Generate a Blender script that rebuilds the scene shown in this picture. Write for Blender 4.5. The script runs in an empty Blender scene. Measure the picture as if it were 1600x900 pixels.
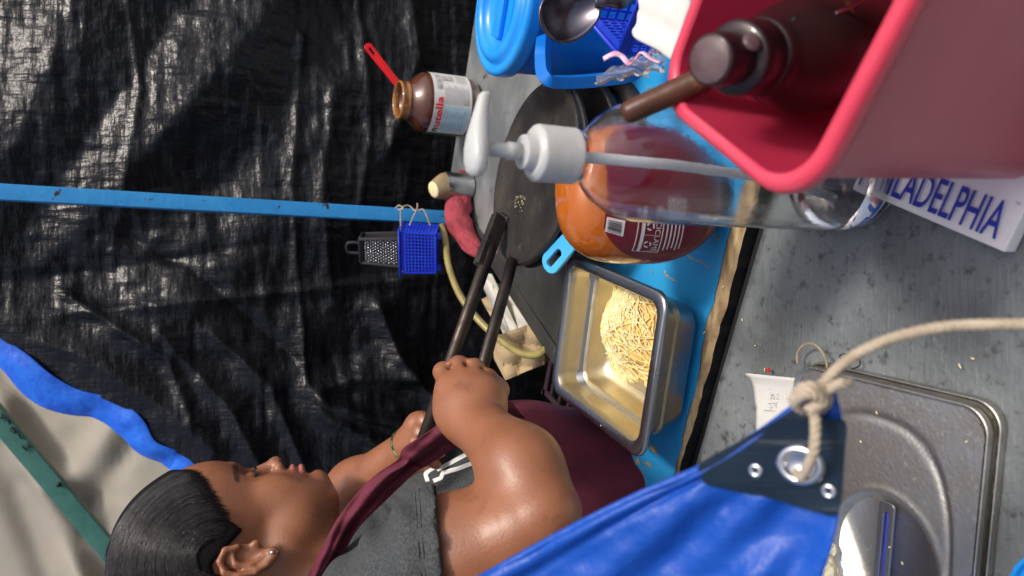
import bpy, bmesh, math, random
import numpy as np
from mathutils import Vector, Matrix
from mathutils.bvhtree import BVHTree
R = math.radians
random.seed(4)
rng = np.random.default_rng(7)
sc = bpy.context.scene
col = sc.collection
# ------------------------------------------------------------------ camera, sky, sun, exposure
CAM = Vector((0, 0, .55))
PITCH = R(25)
FPX = 1155.0
FW = Vector((0, math.cos(PITCH), -math.sin(PITCH)))
UPC = Vector((0, math.sin(PITCH), math.cos(PITCH)))
XR = Vector((1, 0, 0))
cd = bpy.data.cameras.new('camera')
cam = bpy.data.objects.new('camera', cd)
col.objects.link(cam)
sc.camera = cam
m = Matrix.Identity(4)
for i in range(3):
    m[i][0] = -UPC[i]
    m[i][1] = XR[i]
    m[i][2] = -FW[i]
    m[i][3] = CAM[i]
cam.matrix_world = m
cd.sensor_fit = 'HORIZONTAL'
cd.sensor_width = 36
cd.lens = 36 * FPX / 1600
cd.clip_start = .02
cd.clip_end = 200
cd.dof.use_dof = True
cd.dof.focus_distance = .86
cd.dof.aperture_fstop = 6.5

SUNDIR = Vector((.36, -.24, .90)).normalized()      # towards the sun
w = bpy.data.worlds.new('World')
sc.world = w
w.use_nodes = True
nt = w.node_tree
sky = nt.nodes.new('ShaderNodeTexSky')
sky.sky_type = 'NISHITA'
sky.sun_disc = False
sky.sun_elevation = math.asin(SUNDIR.z)
sky.sun_rotation = math.atan2(SUNDIR.x, SUNDIR.y)
sky.air_density = .9
sky.dust_density = 6
sky.ozone_density = .3
bg = nt.nodes['Background']
bg.inputs[1].default_value = .15
nt.links.new(sky.outputs[0], bg.inputs[0])
sl = bpy.data.lights.new('sun', 'SUN')
sl.energy = 2.4
sl.angle = R(9)
sl.color = (1, .95, .88)
so = bpy.data.objects.new('sun', sl)
so.rotation_euler = SUNDIR.to_track_quat('Z', 'Y').to_euler()
so.location = (1, 0, 3)
col.objects.link(so)
sc.view_settings.view_transform = 'Standard'
sc.view_settings.look = 'None'
sc.view_settings.exposure = .12
sc.view_settings.gamma = 1
sc.cycles.max_bounces = 10
sc.cycles.transparent_max_bounces = 12
sc.cycles.transmission_bounces = 10

def ray(x, y):
    return FW + XR * ((900 - y - 450) / FPX) - UPC * ((x - 800) / FPX)
def P(x, y, d):                       # the point at camera depth d
    return CAM + ray(x, y) * d
def PZ(x, y, z):
    r = ray(x, y)
    return CAM + r * ((z - CAM.z) / r.z)
def PY(x, y, yy):
    r = ray(x, y)
    return CAM + r * (yy / r.y)

# ------------------------------------------------------------------ objects
def root_loc(o):
    v = Vector((0, 0, 0))
    while o is not None:
        v += o.location
        o = o.parent
    return v
def tag(o, label=None, cat=None, group=None, kind=None):
    if label: o['label'] = label
    if cat: o['category'] = cat
    if group: o['group'] = group
    if kind: o['kind'] = kind
    return o
def thing(name, loc, label, cat, group=None):
    o = bpy.data.objects.new(name, None)
    col.objects.link(o)
    o.location = loc
    o.empty_display_size = .02
    return tag(o, label, cat, group)
def obj(name, V, F, mat, parent=None, smooth=False, mats=None, midx=None, loc=None):
    """V in world coordinates; linked under parent with its offset removed"""
    off = root_loc(parent) if parent else Vector(loc) if loc is not None else Vector((0, 0, 0))
    me = bpy.data.meshes.new(name)
    V = np.asarray([tuple(v) for v in V] if not isinstance(V, np.ndarray) else V, dtype=float) - np.array(off)
    me.from_pydata(V.tolist(), [], [tuple(f) for f in (F.tolist() if isinstance(F, np.ndarray) else F)])
    if mat: me.materials.append(mat)
    for mm in (mats or []): me.materials.append(mm)
    if midx is not None: me.polygons.foreach_set('material_index', midx)
    if smooth: me.polygons.foreach_set('use_smooth', [True] * len(me.polygons))
    me.update()
    o = bpy.data.objects.new(name, me)
    col.objects.link(o)
    if parent: o.parent = parent
    elif loc is not None: o.location = loc
    return o
class MB:
    def __init__(s): s.V = []; s.F = []
    def add(s, V, F):
        n = len(s.V)
        s.V += [Vector(v) for v in V]
        s.F += [tuple(i + n for i in f) for f in F]
        return s
    def box(s, c, h, rot=None, bev=0):
        """box with centre c, half sizes h, rotation matrix; bevelled by bev"""
        bm = bmesh.new()
        bmesh.ops.create_cube(bm, size=2)
        for v in bm.verts: v.co = Vector((v.co.x * h[0], v.co.y * h[1], v.co.z * h[2]))
        if bev: bmesh.ops.bevel(bm, geom=bm.edges[:], offset=bev, segments=3, profile=.6, affect='EDGES')
        rt = rot or Matrix.Identity(3)
        bm.verts.index_update()
        s.add([rt @ v.co + Vector(c) for v in bm.verts], [[v.index for v in f.verts] for f in bm.faces])
        bm.free()
        return s
    def tube(s, pts, r, n=12, caps=True, flat=1.0, up=None):
        pts = [Vector(p) for p in pts]
        rr = r if isinstance(r, (list, tuple)) else [r] * len(pts)
        V = []; F = []
        t0 = (pts[1] - pts[0]).normalized()
        a = (up or Vector((0, 0, 1))).cross(t0)
        if a.length < 1e-3: a = Vector((1, 0, 0)).cross(t0)
        a.normalize()
        for i, p in enumerate(pts):
            t = (pts[min(i + 1, len(pts) - 1)] - pts[max(i - 1, 0)]).normalized()
            a = (a - t * a.dot(t)).normalized()
            b = t.cross(a)
            for k in range(n):
                an = 2 * math.pi * k / n
                V.append(p + (a * math.cos(an) + b * math.sin(an) * flat) * rr[i])
        for i in range(len(pts) - 1):
            for k in range(n):
                F.append((i * n + k, i * n + (k + 1) % n, (i + 1) * n + (k + 1) % n, (i + 1) * n + k))
        if caps:
            F.append(tuple(reversed(range(n))))
            F.append(tuple((len(pts) - 1) * n + k for k in range(n)))
        return s.add(V, F)
    def lathe(s, prof, c=(0, 0, 0), rot=None, n=48, closed=False, sx=1, sy=1):
        """prof: list of (r, z); rotated about local z, placed at c"""
        rt = rot or Matrix.Identity(3)
        c = Vector(c)
        V = []; F = []
        for r, z in prof:
            for k in range(n):
                an = 2 * math.pi * k / n
                V.append(rt @ Vector((r * math.cos(an) * sx, r * math.sin(an) * sy, z)) + c)
        m = len(prof)
        for i in range(m if closed else m - 1):
            j = (i + 1) % m
            for k in range(n):
                F.append((i * n + k, i * n + (k + 1) % n, j * n + (k + 1) % n, j * n + k))
        if not closed:
            if prof[0][0] > 1e-5: F.append(tuple(reversed(range(n))))
            if prof[-1][0] > 1e-5: F.append(tuple((m - 1) * n + k for k in range(n)))
        return s.add(V, F)
    def loft(s, rings, caps=True):
        V = []; F = []
        n = len(rings[0])
        for r_ in rings: V += [Vector(v) for v in r_]
        for i in range(len(rings) - 1):
            for k in range(n):
                F.append((i * n + k, i * n + (k + 1) % n, (i + 1) * n + (k + 1) % n, (i + 1) * n + k))
        if caps is True:
            F.append(tuple(reversed(range(n))))
        if caps:
            F.append(tuple((len(rings) - 1) * n + k for k in range(n)))
        return s.add(V, F)
    def sheet(s, G):
        """G: rows of points"""
        nr, nc = len(G), len(G[0])
        V = [Vector(p) for r_ in G for p in r_]
        F = [(i * nc + j, i * nc + j + 1, (i + 1) * nc + j + 1, (i + 1) * nc + j) for i in range(nr - 1) for j in range(nc - 1)]
        return s.add(V, F)
    def build(s, name, mat, parent=None, smooth=True, sub=0, thick=0, angle=None, **k):
        o = obj(name, s.V, s.F, mat, parent, smooth=smooth, **k)
        if thick:
            md = o.modifiers.new('t', 'SOLIDIFY'); md.thickness = thick; md.offset = 0
        if sub:
            md = o.modifiers.new('s', 'SUBSURF'); md.levels = sub; md.render_levels = sub
        if smooth and angle:
            o.data.set_sharp_from_angle(angle=R(angle))
        return o
def rrect(hx, hy, r, n=8):
    """rounded rectangle, list of (x, y)"""
    out = []
    for cx, cy, a0 in ((hx - r, hy - r, 0), (-hx + r, hy - r, 90), (-hx + r, -hy + r, 180), (hx - r, -hy + r, 270)):
        for k in range(n + 1):
            a = R(a0 + 90 * k / n)
            out.append((cx + r * math.cos(a), cy + r * math.sin(a)))
    return out
def frame_to(zdir, xhint=(1, 0, 0)):
    z = Vector(zdir).normalized()
    x = Vector(xhint); x = (x - z * x.dot(z)).normalized()
    y = z.cross(x)
    return Matrix((x, y, z)).transposed()
def spline(pts, n=8):
    pts = [Vector(p) for p in pts]
    out = []
    for i in range(len(pts) - 1):
        p0 = pts[max(i - 1, 0)]; p1 = pts[i]; p2 = pts[i + 1]; p3 = pts[min(i + 2, len(pts) - 1)]
        for k in range(n):
            t = k / n
            out.append(.5 * ((2 * p1) + (p2 - p0) * t + (2 * p0 - 5 * p1 + 4 * p2 - p3) * t * t + (3 * p1 - p0 - 3 * p2 + p3) * t ** 3))
    out.append(pts[-1])
    return out
def text_mesh(body, size=1.0, offset=0.0, sx=1.0, extr=0.0):
    cu = bpy.data.curves.new('t', 'FONT')
    cu.body = body; cu.size = size; cu.offset = offset; cu.resolution_u = 4; cu.extrude = extr
    o = bpy.data.objects.new('t', cu)
    col.objects.link(o)
    bpy.context.view_layer.update()
    me = bpy.data.meshes.new_from_object(o.evaluated_get(bpy.context.evaluated_depsgraph_get()))
    V = [(v.co.x * sx, v.co.y, v.co.z) for v in me.vertices]
    F = [tuple(p.vertices) for p in me.polygons]
    bpy.data.objects.remove(o); bpy.data.curves.remove(cu); bpy.data.meshes.remove(me)
    return V, F

# ------------------------------------------------------------------ materials
def mat(name, c, rough=.5, metal=0, c2=None, nscale=8, namt=(.35, .65), bump=None, bscale=60, stretch=(1, 1, 1),
        c3=None, n3=20, n3r=(.6, .66), rough2=None, trans=0, ior=1.45, coat=0, sss=0, sssc=None, alpha=None, spec=.5, det=6, warp=0):
    m = bpy.data.materials.new(name)
    m.use_nodes = True
    nt = m.node_tree
    N, L = nt.nodes, nt.links
    b = N['Principled BSDF']
    b.inputs['Roughness'].default_value = rough
    b.inputs['Metallic'].default_value = metal
    b.inputs['IOR'].default_value = ior
    b.inputs['Transmission Weight'].default_value = trans
    b.inputs['Coat Weight'].default_value = coat
    b.inputs['Specular IOR Level'].default_value = spec
    if sss:
        b.inputs['Subsurface Weight'].default_value = sss
        b.inputs['Subsurface Radius'].default_value = sssc or (.006, .002, .001)
        b.inputs['Subsurface Scale'].default_value = 1
    b.inputs['Base Color'].default_value = (*c, 1)
    tc = N.new('ShaderNodeTexCoord')
    mp = N.new('ShaderNodeMapping')
    mp.inputs['Scale'].default_value = stretch
    L.new(tc.outputs['Object'], mp.inputs[0])
    outc = None
    if c2:
        n = N.new('ShaderNodeTexNoise'); n.inputs['Scale'].default_value = nscale; n.inputs['Detail'].default_value = det
        n.inputs['Distortion'].default_value = warp
        L.new(mp.outputs[0], n.inputs[0])
        r_ = N.new('ShaderNodeMapRange'); r_.inputs[1].default_value = namt[0]; r_.inputs[2].default_value = namt[1]
        L.new(n.outputs[0], r_.inputs[0])
        mx = N.new('ShaderNodeMix'); mx.data_type = 'RGBA'
        mx.inputs[6].default_value = (*c, 1); mx.inputs[7].default_value = (*c2, 1)
        L.new(r_.outputs[0], mx.inputs[0])
        outc = mx.outputs[2]
        if rough2 is not None:
            rr = N.new('ShaderNodeMapRange'); rr.inputs[3].default_value = rough; rr.inputs[4].default_value = rough2
            L.new(r_.outputs[0], rr.inputs[0]); L.new(rr.outputs[0], b.inputs['Roughness'])
    if c3:
        n = N.new('ShaderNodeTexNoise'); n.inputs['Scale'].default_value = n3; n.inputs['Detail'].default_value = 8
        n.inputs['Roughness'].default_value = .65
        L.new(mp.outputs[0], n.inputs[0])
        r_ = N.new('ShaderNodeMapRange'); r_.inputs[1].default_value = n3r[0]; r_.inputs[2].default_value = n3r[1]
        L.new(n.outputs[0], r_.inputs[0])
        mx = N.new('ShaderNodeMix'); mx.data_type = 'RGBA'
        mx.inputs[6].default_value = (*c, 1); mx.inputs[7].default_value = (*c3, 1)
        if outc: L.new(outc, mx.inputs[6])
        L.new(r_.outputs[0], mx.inputs[0])
        outc = mx.outputs[2]
    if outc: L.new(outc, b.inputs['Base Color'])
    if bump:
        n = N.new('ShaderNodeTexNoise'); n.inputs['Scale'].default_value = bscale; n.inputs['Detail'].default_value = 5
        L.new(mp.outputs[0], n.inputs[0])
        bp = N.new('ShaderNodeBump'); bp.inputs['Strength'].default_value = 1; bp.inputs['Distance'].default_value = bump
        L.new(n.outputs[0], bp.inputs['Height']); L.new(bp.outputs[0], b.inputs['Normal'])
    if alpha is not None: b.inputs['Alpha'].default_value = alpha
    return m
def add_bump(m, scale, dist, stretch=(1, 1, 1), kind='noise', rot=(0, 0, 0), detail=3):
    """one more bump layer on top of whatever feeds the normal"""
    N, L = m.node_tree.nodes, m.node_tree.links
    b = N['Principled BSDF']
    tc = N.new('ShaderNodeTexCoord'); mp = N.new('ShaderNodeMapping')
    mp.inputs['Scale'].default_value = stretch; mp.inputs['Rotation'].default_value = rot
    L.new(tc.outputs['Object'], mp.inputs[0])
    if kind == 'noise':
        n = N.new('ShaderNodeTexNoise'); n.inputs['Scale'].default_value = scale; n.inputs['Detail'].default_value = detail
        h = n.outputs[0]
    elif kind == 'wave':
        n = N.new('ShaderNodeTexWave'); n.inputs['Scale'].default_value = scale; n.inputs['Distortion'].default_value = 1.0
        h = n.outputs['Fac']
    else:
        n = N.new('ShaderNodeTexVoronoi'); n.inputs['Scale'].default_value = scale; n.feature = 'DISTANCE_TO_EDGE'
        h = n.outputs['Distance']
    L.new(mp.outputs[0], n.inputs[0])
    bp = N.new('ShaderNodeBump'); bp.inputs['Strength'].default_value = 1; bp.inputs['Distance'].default_value = dist
    L.new(h, bp.inputs['Height'])
    if b.inputs['Normal'].links: L.new(b.inputs['Normal'].links[0].from_socket, bp.inputs['Normal'])
    L.new(bp.outputs[0], b.inputs['Normal'])
    return m

# smooth lattice noise for numpy arrays
_lat = rng.random((256, 256))
def vnoise(x, y):
    xi = np.floor(x).astype(int); yi = np.floor(y).astype(int)
    fx = x - xi; fy = y - yi
    fx = fx * fx * (3 - 2 * fx); fy = fy * fy * (3 - 2 * fy)
    a = _lat[xi % 256, yi % 256]; b = _lat[(xi + 1) % 256, yi % 256]
    c = _lat[xi % 256, (yi + 1) % 256]; d = _lat[(xi + 1) % 256, (yi + 1) % 256]
    return (a * (1 - fx) + b * fx) * (1 - fy) + (c * (1 - fx) + d * fx) * fy - .5
def ridged(x, y, oc=4):
    s = 0; a = 1
    for k in range(oc):
        s = s + a * (1 - np.abs(vnoise(x * 2 ** k + 17 * k, y * 2 ** k + 5 * k)) * 4)
        a *= .5
    return s
# ------------------------------------------------------------------ setting: floor and tarps
M = {}
M['floor'] = mat('floor', (.035, .034, .033), .9, c2=(.06, .058, .055), bump=.002, bscale=40)
fl = MB(); fl.sheet([[(-30, -30, -.92), (30, -30, -.92)], [(-30, 30, -.92), (30, 30, -.92)]])
tag(fl.build('ground', M['floor'], smooth=False), 'dark bare ground under the stall', None, kind='structure')

M['black_tarp'] = mat('black_tarp', (.0050, .0056, .0074), .26, c2=(.0075, .0082, .0100), nscale=5, rough2=.36, spec=.40)
add_bump(M['black_tarp'], 1.4, .0015, (22, 14, 110))
add_bump(M['black_tarp'], 1.4, .0018, (110, 14, 18))
add_bump(M['black_tarp'], 22, .007, (1, 1, 1), detail=4)
add_bump(M['black_tarp'], 5, .010, (1, .3, 1.2), kind='vor')
M['hem'] = mat('blue_hem', (.012, .10, .62), .42, c2=(.02, .16, .75), nscale=30, bump=.002, bscale=60, spec=.5)
M['beige_tarp'] = mat('beige_tarp', (.31, .285, .235), .6, c2=(.24, .22, .185), nscale=3, bump=.002, bscale=15)

TY = 1.62
def tarp_y(z):                                 # the wall leans back a little towards the top
    return TY - .05 * z + .27 * .10 * np.log1p(np.exp((z - .46) / .10))
def PT(x, y):                                  # a point of the photograph on the tarp wall
    r = ray(x, y)
    t = TY / r.y
    for _ in range(12): t = float(tarp_y(CAM.z + r.z * t)) / r.y
    return CAM + r * t
def fold(X, Z, pts, wd, ht, sharp=1.0):
    """a ridge along a polyline given in picture points"""
    q = [PT(*p) for p in pts]
    H = np.full(X.shape, 1e9)
    for a, b in zip(q[:-1], q[1:]):
        dx, dz = b.x - a.x, b.z - a.z
        L2 = dx * dx + dz * dz
        t = np.clip(((X - a.x) * dx + (Z - a.z) * dz) / L2, 0, 1)
        H = np.minimum(H, np.hypot(X - a.x - t * dx, Z - a.z - t * dz))
    return ht * np.exp(-(H / wd) ** (1.4 * sharp))
hem_px = [(-160, 420), (-60, 490), (0, 530), (40, 556), (80, 590), (120, 612), (160, 622), (200, 640), (222, 660), (240, 690), (270, 704), (294, 716), (340, 760), (430, 860), (520, 1000)]
hem_w = [PT(*p) for p in hem_px]
hz = np.array([p.z for p in hem_w]); hx = np.array([p.x for p in hem_w])
order = np.argsort(hz)
NZ, NX = 400, 420
zs = np.linspace(-.91, 1.28, NZ)
xl = np.interp(zs, hz[order], hx[order])
xl = np.where(zs < hz.min(), hx[hz.argmin()] - (hz.min() - zs) * .4, xl)
S = np.linspace(0, 1, NX)
X = xl[:, None] * (1 - S[None]) + 1.35 * S[None]
Z = np.repeat(zs[:, None], NX, 1)
def tarp_h(X, Z):
    h = (.028 + .02 * np.clip(Z * 2, 0, 1)) * vnoise(X * 2.2 + 3, Z * 1.6 + 9) + (.016 + .02 * np.clip(Z * 2, 0, 1)) * vnoise(X * 5 + Z * 4, Z * 3 - X * 3 + 40)
    for pts, wd, ht in (([(470, -40), (330, 130), (150, 330)], .07, -.026), ([(330, -40), (180, 160), (60, 330)], .05, .016),
                        ([(560, 20), (420, 180), (330, 300)], .07, .018), ([(140, -40), (80, 120), (0, 290)], .06, -.018),
                        ([(0, 500), (400, 462), (690, 430)], .012, -.012), ([(0, 512), (130, 555), (260, 640), (330, 700)], .03, -.03),
                        ([(0, 440), (180, 420), (420, 380)], .02, .012), ([(590, 480), (620, 560), (690, 640)], .022, -.03),
                        ([(500, 625), (570, 650), (650, 665)], .016, -.03), ([(500, 645), (600, 700), (690, 760)], .02, -.026),
                        ([(640, 590), (560, 590), (490, 610)], .018, -.022), ([(250, 520), (360, 640), (420, 760)], .02, -.018),
                        ([(330, 520), (420, 600), (470, 720)], .018, -.015), ([(520, 140), (500, 300), (520, 470)], .018, -.012),
                        ([(470, 60), (455, 300), (480, 600)], .008, -.008), ([(640, 0), (650, 100), (600, 240)], .02, -.018),
                        ([(200, 370), (300, 420), (460, 560)], .02, .012), ([(100, 460), (260, 560), (300, 660)], .015, -.018),
                        ([(200, 0), (220, 140), (170, 420)], .006, -.006), ([(560, 0), (575, 200), (560, 330)], .007, -.006)):
        h = h + fold(X, Z, pts, wd, ht)
    cr = ridged(X * 7, Z * 9, 5)
    h = h - .0028 * cr - .0021 * ridged(X * 34 + 4, Z * 9, 3) - .0019 * ridged(X * 8, Z * 44 + 6, 3) - .0035 * ridged(X * 6 + Z * 5 + 30, Z * 3 - X * 3, 4)
    return h
Hh = tarp_h(X, Z)
fade = np.clip(S[None] * 8, 0, 1)
Y = tarp_y(Z) + Hh * (.35 + .65 * fade)
Y = Y + np.where(Z < -.2, (-.2 - Z) * .15, 0)
V = np.stack([X, Y, Z], -1).reshape(-1, 3)
ii, jj = np.meshgrid(np.arange(NZ - 1), np.arange(NX - 1), indexing='ij')
q = (ii * NX + jj).ravel()
F = np.stack([q, q + 1, q + NX + 1, q + NX], -1)
tarp = thing('black_tarp', (.3, TY, -.9), 'black woven plastic tarp hanging behind the cook, shiny with creases', 'tarp')
obj('sheet', V, F, M['black_tarp'], tarp, smooth=True)
# blue hem: a folded strip along the slanting edge
hs = spline([Vector((hem_w[i].x, 0, hem_w[i].z)) for i in range(len(hem_w) - 2)], 10)
rows = []
WD = [0, 10, 18, 26, 34, 36, 40, 38, 34, 26, 20, 18, 16]
for k, p in enumerate(hs):
    t = (hs[min(k + 1, len(hs) - 1)] - hs[max(k - 1, 0)]).normalized()
    nrm = Vector((t.z, 0, -t.x))
    if nrm.x > 0: nrm = -nrm
    wdt = .052 + .007 * math.sin(k * .17 + 1) - .010 * max(0, min(1, (k - 60) / 20))
    row = []
    for j in range(7):
        s = j / 6 * 1.12 - .12
        pp = p + nrm * wdt * s
        yy = tarp_y(pp.z) - .006 + .004 * math.sin(k * .13 + s * 1.2) + .0015 * math.sin(k * .31 + s * 3) + .025 * s * s
        row.append((pp.x, yy, pp.z))
    rows.append(row)
hm = MB().sheet(rows)
hm.build('hem', M['hem'], tarp, thick=.002, sub=1)

# beige tarp behind
bx = np.linspace(-2.6, .4, 200); bz = np.linspace(-.9, 1.9, 160)
BX, BZ = np.meshgrid(bx, bz)
def fold2(X, Z, pts, wd, ht):
    H = np.full(X.shape, 1e9)
    for a, b in zip(pts[:-1], pts[1:]):
        a = PY(*a, 2.3); b = PY(*b, 2.3)
        dx, dz = b.x - a.x, b.z - a.z
        t = np.clip(((X - a.x) * dx + (Z - a.z) * dz) / (dx * dx + dz * dz), -.3, 1.3)
        H = np.minimum(H, np.hypot(X - a.x - t * dx, Z - a.z - t * dz))
    return ht * np.exp(-(H / wd) ** 2)
BY = 2.3 + .62 * (np.maximum(BZ, .35) - .8) + .10 * vnoise(BX * 1.2, BZ * 1.1 + 4) + .03 * vnoise(BX * 5 + BZ * 3, BZ * 3 + 9) - .003 * ridged(BX * 6, BZ * 5, 4)
for pts, wd, ht in (([(0, 600), (120, 740), (200, 880)], .05, .05), ([(0, 700), (80, 800), (130, 900)], .05, -.05),
                    ([(0, 760), (60, 900)], .04, .04), ([(140, 720), (190, 640)], .03, -.03), ([(150, 780), (210, 690)], .02, .02),
                    ([(20, 690), (110, 860)], .02, -.02), ([(60, 800), (160, 900)], .03, .03)):
    BY = BY + fold2(BX, BZ, pts, wd, ht)
V = np.stack([BX, BY, BZ], -1).reshape(-1, 3)
ii, jj = np.meshgrid(np.arange(159), np.arange(199), indexing='ij')
q = (ii * 200 + jj).ravel()
F = np.stack([q, q + 1, q + 201, q + 200], -1)
o = obj('beige_tarp', V, F, M['beige_tarp'], smooth=True)
tag(o, 'pale greyish beige tarp stretched behind the green pole', 'tarp')

# poles
M['blue_paint'] = mat('blue_paint', (.03, .27, .64), .38, c2=(.045, .32, .70), nscale=20, c3=(.05, .035, .025), n3=38, n3r=(.62, .64), bump=.0006, bscale=90)
M['green_paint'] = mat('green_paint', (.035, .14, .115), .5, c2=(.05, .18, .15), nscale=25, c3=(.02, .03, .03), n3=30, n3r=(.68, .72), bump=.0006, bscale=90)
M['ink'] = mat('ink', (.01, .01, .012), .6)
def bar(mb, a, b, wx, wy, up=(0, -1, 0), bev=.002):
    a, b = Vector(a), Vector(b)
    rt = frame_to(b - a, up)
    mb.box((a + b) / 2, (wy / 2, wx / 2, (b - a).length / 2), rt, bev)
pole = thing('tent_pole', PY(690, 340, 1.40), 'light blue painted square pole with chipped rust spots beside the grater', 'pole')
mb = MB()
pa, pb = PY(-60, 297, 1.42), PY(725, 342, 1.40)
pa = pb + (pa - pb) * 1.7
pc = pb + (pb - pa).normalized() * .95
bar(mb, pa, pb, .026, .026)
mb.build('shaft', M['blue_paint'], pole, smooth=True, angle=35)
mb = MB(); mb.box(pb + Vector((0, 0, -.43)), (.011, .011, .45), None, .002)
mb.build('lower_shaft', M['blue_paint'], pole, angle=35)

gp = thing('tent_pole', PY(240, 930, 1.95), 'dark green painted pole slanting across the beige tarp, handwriting on it', 'pole')
ga, gb = PY(-60, 585, 2.05), PY(330, 1050, 1.95)
ga, gb = gb + (ga - gb) * 2.0, ga + (gb - ga) * 1.6
mb = MB(); bar(mb, ga, gb, .040, .03); mb.build('shaft', M['green_paint'], gp, angle=35)
mb = MB()
gt = (gb - ga).normalized()
def on_green(x, y):
    r = ray(x, y)
    n = Vector((0, -1, 0)); n = (n - gt * n.dot(gt)).normalized()
    p0 = ga + n * .0185
    return CAM + r * ((p0 - CAM).dot(n) / r.dot(n))
for st in ([(0, 646), (4, 648), (1, 654)], [(1, 655), (7, 652)], [(7, 659), (10, 655), (14, 658), (15, 663)],
           [(15, 671), (18, 667), (21, 668), (19, 673), (15, 674)], [(19, 675), (22, 677), (24, 672)], [(27, 678), (30, 680), (32, 685), (36, 684)],
           [(41, 692), (45, 697), (48, 699)], [(33, 696), (37, 700), (42, 704)], [(44, 700), (47, 697)]):
    mb.tube([on_green(*p) for p in st], .0016, 6)
mb.build('handwriting', M['ink'], gp)
mb = MB(); mb.lathe([(0, 0), (.006, 0), (.006, .002), (0, .002)], on_green(92, 757), frame_to((0, -1, 0)), 12)
mb.build('bolt_hole', M['ink'], gp)
# ------------------------------------------------------------------ the cart: stove sheet, blue board, grey work surface
O2 = Vector((.06, .59, 0)); E1 = Vector((.926, -.377, 0)).normalized(); E2 = Vector((.377, .926, 0)).normalized()
def T(a, b, z=0): return O2 + E1 * a + E2 * b + Vector((0, 0, z))
RT = Matrix((E1, E2, Vector((0, 0, 1)))).transposed()
M['stove'] = mat('stove_metal', (.20, .215, .22), .40, .5, c2=(.32, .34, .345), nscale=9, namt=(.45, .62), c3=(.07, .08, .08), n3=30, n3r=(.60, .70), bump=.0012, bscale=70)
M['dark_sheet'] = mat('dark_sheet', (.045, .046, .045), .38, .5, c2=(.08, .078, .07), nscale=14, c3=(.16, .21, .24), n3=26, n3r=(.66, .7), bump=.0012, bscale=60)
M['board'] = mat('board_paint', (.018, .27, .60), .42, c2=(.03, .33, .66), nscale=10, c3=(.03, .05, .05), n3=38, n3r=(.67, .69), bump=.0012, bscale=50, stretch=(1, 1, 1))
M['raw_wood'] = mat('raw_wood', (.46, .33, .17), .8, c2=(.24, .16, .08), nscale=30, namt=(.4, .6), bump=.0012, bscale=40, stretch=(.6, 3, 3), c3=(.03, .3, .4), n3=26, n3r=(.66, .69))
M['grey_paint'] = mat('grey_paint', (.085, .094, .097), .46, c2=(.175, .195, .20), nscale=13, namt=(.28, .68), c3=(.045, .045, .047), n3=90, n3r=(.55, .70), bump=.0016, bscale=110, rough2=.42)
M['black'] = mat('matte_black', (.008, .008, .009), .6)
add_bump(M['grey_paint'], 3, .0007, (9, 130, 1), rot=(0, 0, .5))
cart = thing('food_cart', T(-.05, .3, -.9), 'grey metal and wood food cart with chipped blue board across it', 'cart')
# stove sheet
BL = T(-.209, .905); BR = T(.55, .865); FL = T(-.386, -.02); 
mb = MB()
def slab(mb, quad, z0, z1):
    q = [Vector(p) for p in quad]
    mb.add([(p.x, p.y, z0) for p in q] + [(p.x, p.y, z1) for p in q], [(3, 2, 1, 0), (4, 5, 6, 7), (0, 1, 5, 4), (1, 2, 6, 5), (2, 3, 7, 6), (3, 0, 4, 7)])
slab(mb, (T(-.378, .015), T(.6, .015), BR, BL), -.03, 0)
mb.build('stove_sheet', M['stove'], cart, smooth=False)
# a darker fire-blackened sheet laid over the middle
mb = MB(); slab(mb, (T(-.300, .30), T(.02, .30), T(.0, .60), T(-.247, .60)), .001, .004)
mb.build('burnt_sheet', M['dark_sheet'], cart, smooth=False)
# angle-iron rail down the open side
mb = MB()
a, b = FL + Vector((0, 0, .002)), BL + Vector((0, 0, .002))
dv = (b - a).normalized(); nv = Vector((-dv.y, dv.x, 0))
mb.box((a + b) / 2 + nv * -.008, ((b - a).length / 2, .013, .004), Matrix((dv, nv, Vector((0, 0, 1)))).transposed(), .001)
mb.box((a + b) / 2 + nv * .006 + Vector((0, 0, -.022)), ((b - a).length / 2, .0025, .024), Matrix((dv, nv, Vector((0, 0, 1)))).transposed(), .001)
mb.build('edge_rail', M['dark_sheet'], cart, smooth=True, angle=35)
# rivets along the back strip
for k, aa in enumerate((-.16, -.02, .11, .25)):
    mb = MB(); mb.lathe([(0, 0), (.006, 0), (.006, .0015), (.002, .003), (0, .003)], T(aa, .835, .0), None, 16)
    mb.build('bolt', M['black'], cart)
# blue board with ragged front
def ragged(n, amp, seed):
    r_ = random.Random(seed); v = 0; out = []
    for k in range(n):
        v = .75 * v + r_.uniform(-amp, amp) * .8; out.append(v)
    return out
n = 90
fr = ragged(n, .0018, 3)
aL, aR = -.362, .62
zt = .012
V = []; F = []
gs = [aL + (aR - aL) * k / (n - 1) for k in range(n)]
def woodw(a):                     # how wide the bare wood shows: nearly nothing at the open side, widest mid-way
    return .004 + .011 * max(0, min(1, (a + .17) / .05))
rows = []
for b_, z_ in ((.30, .001), (.30, zt), (.15, zt), (.05, zt)):
    rows.append([T(max(a, aL + .192 * b_ + .004), b_, z_) for a in gs])
rows.append([T(a, woodw(a) + fr[k] * 1.6, zt) for k, a in enumerate(gs)])
mb = MB().sheet([list(r_) for r_ in rows])
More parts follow.
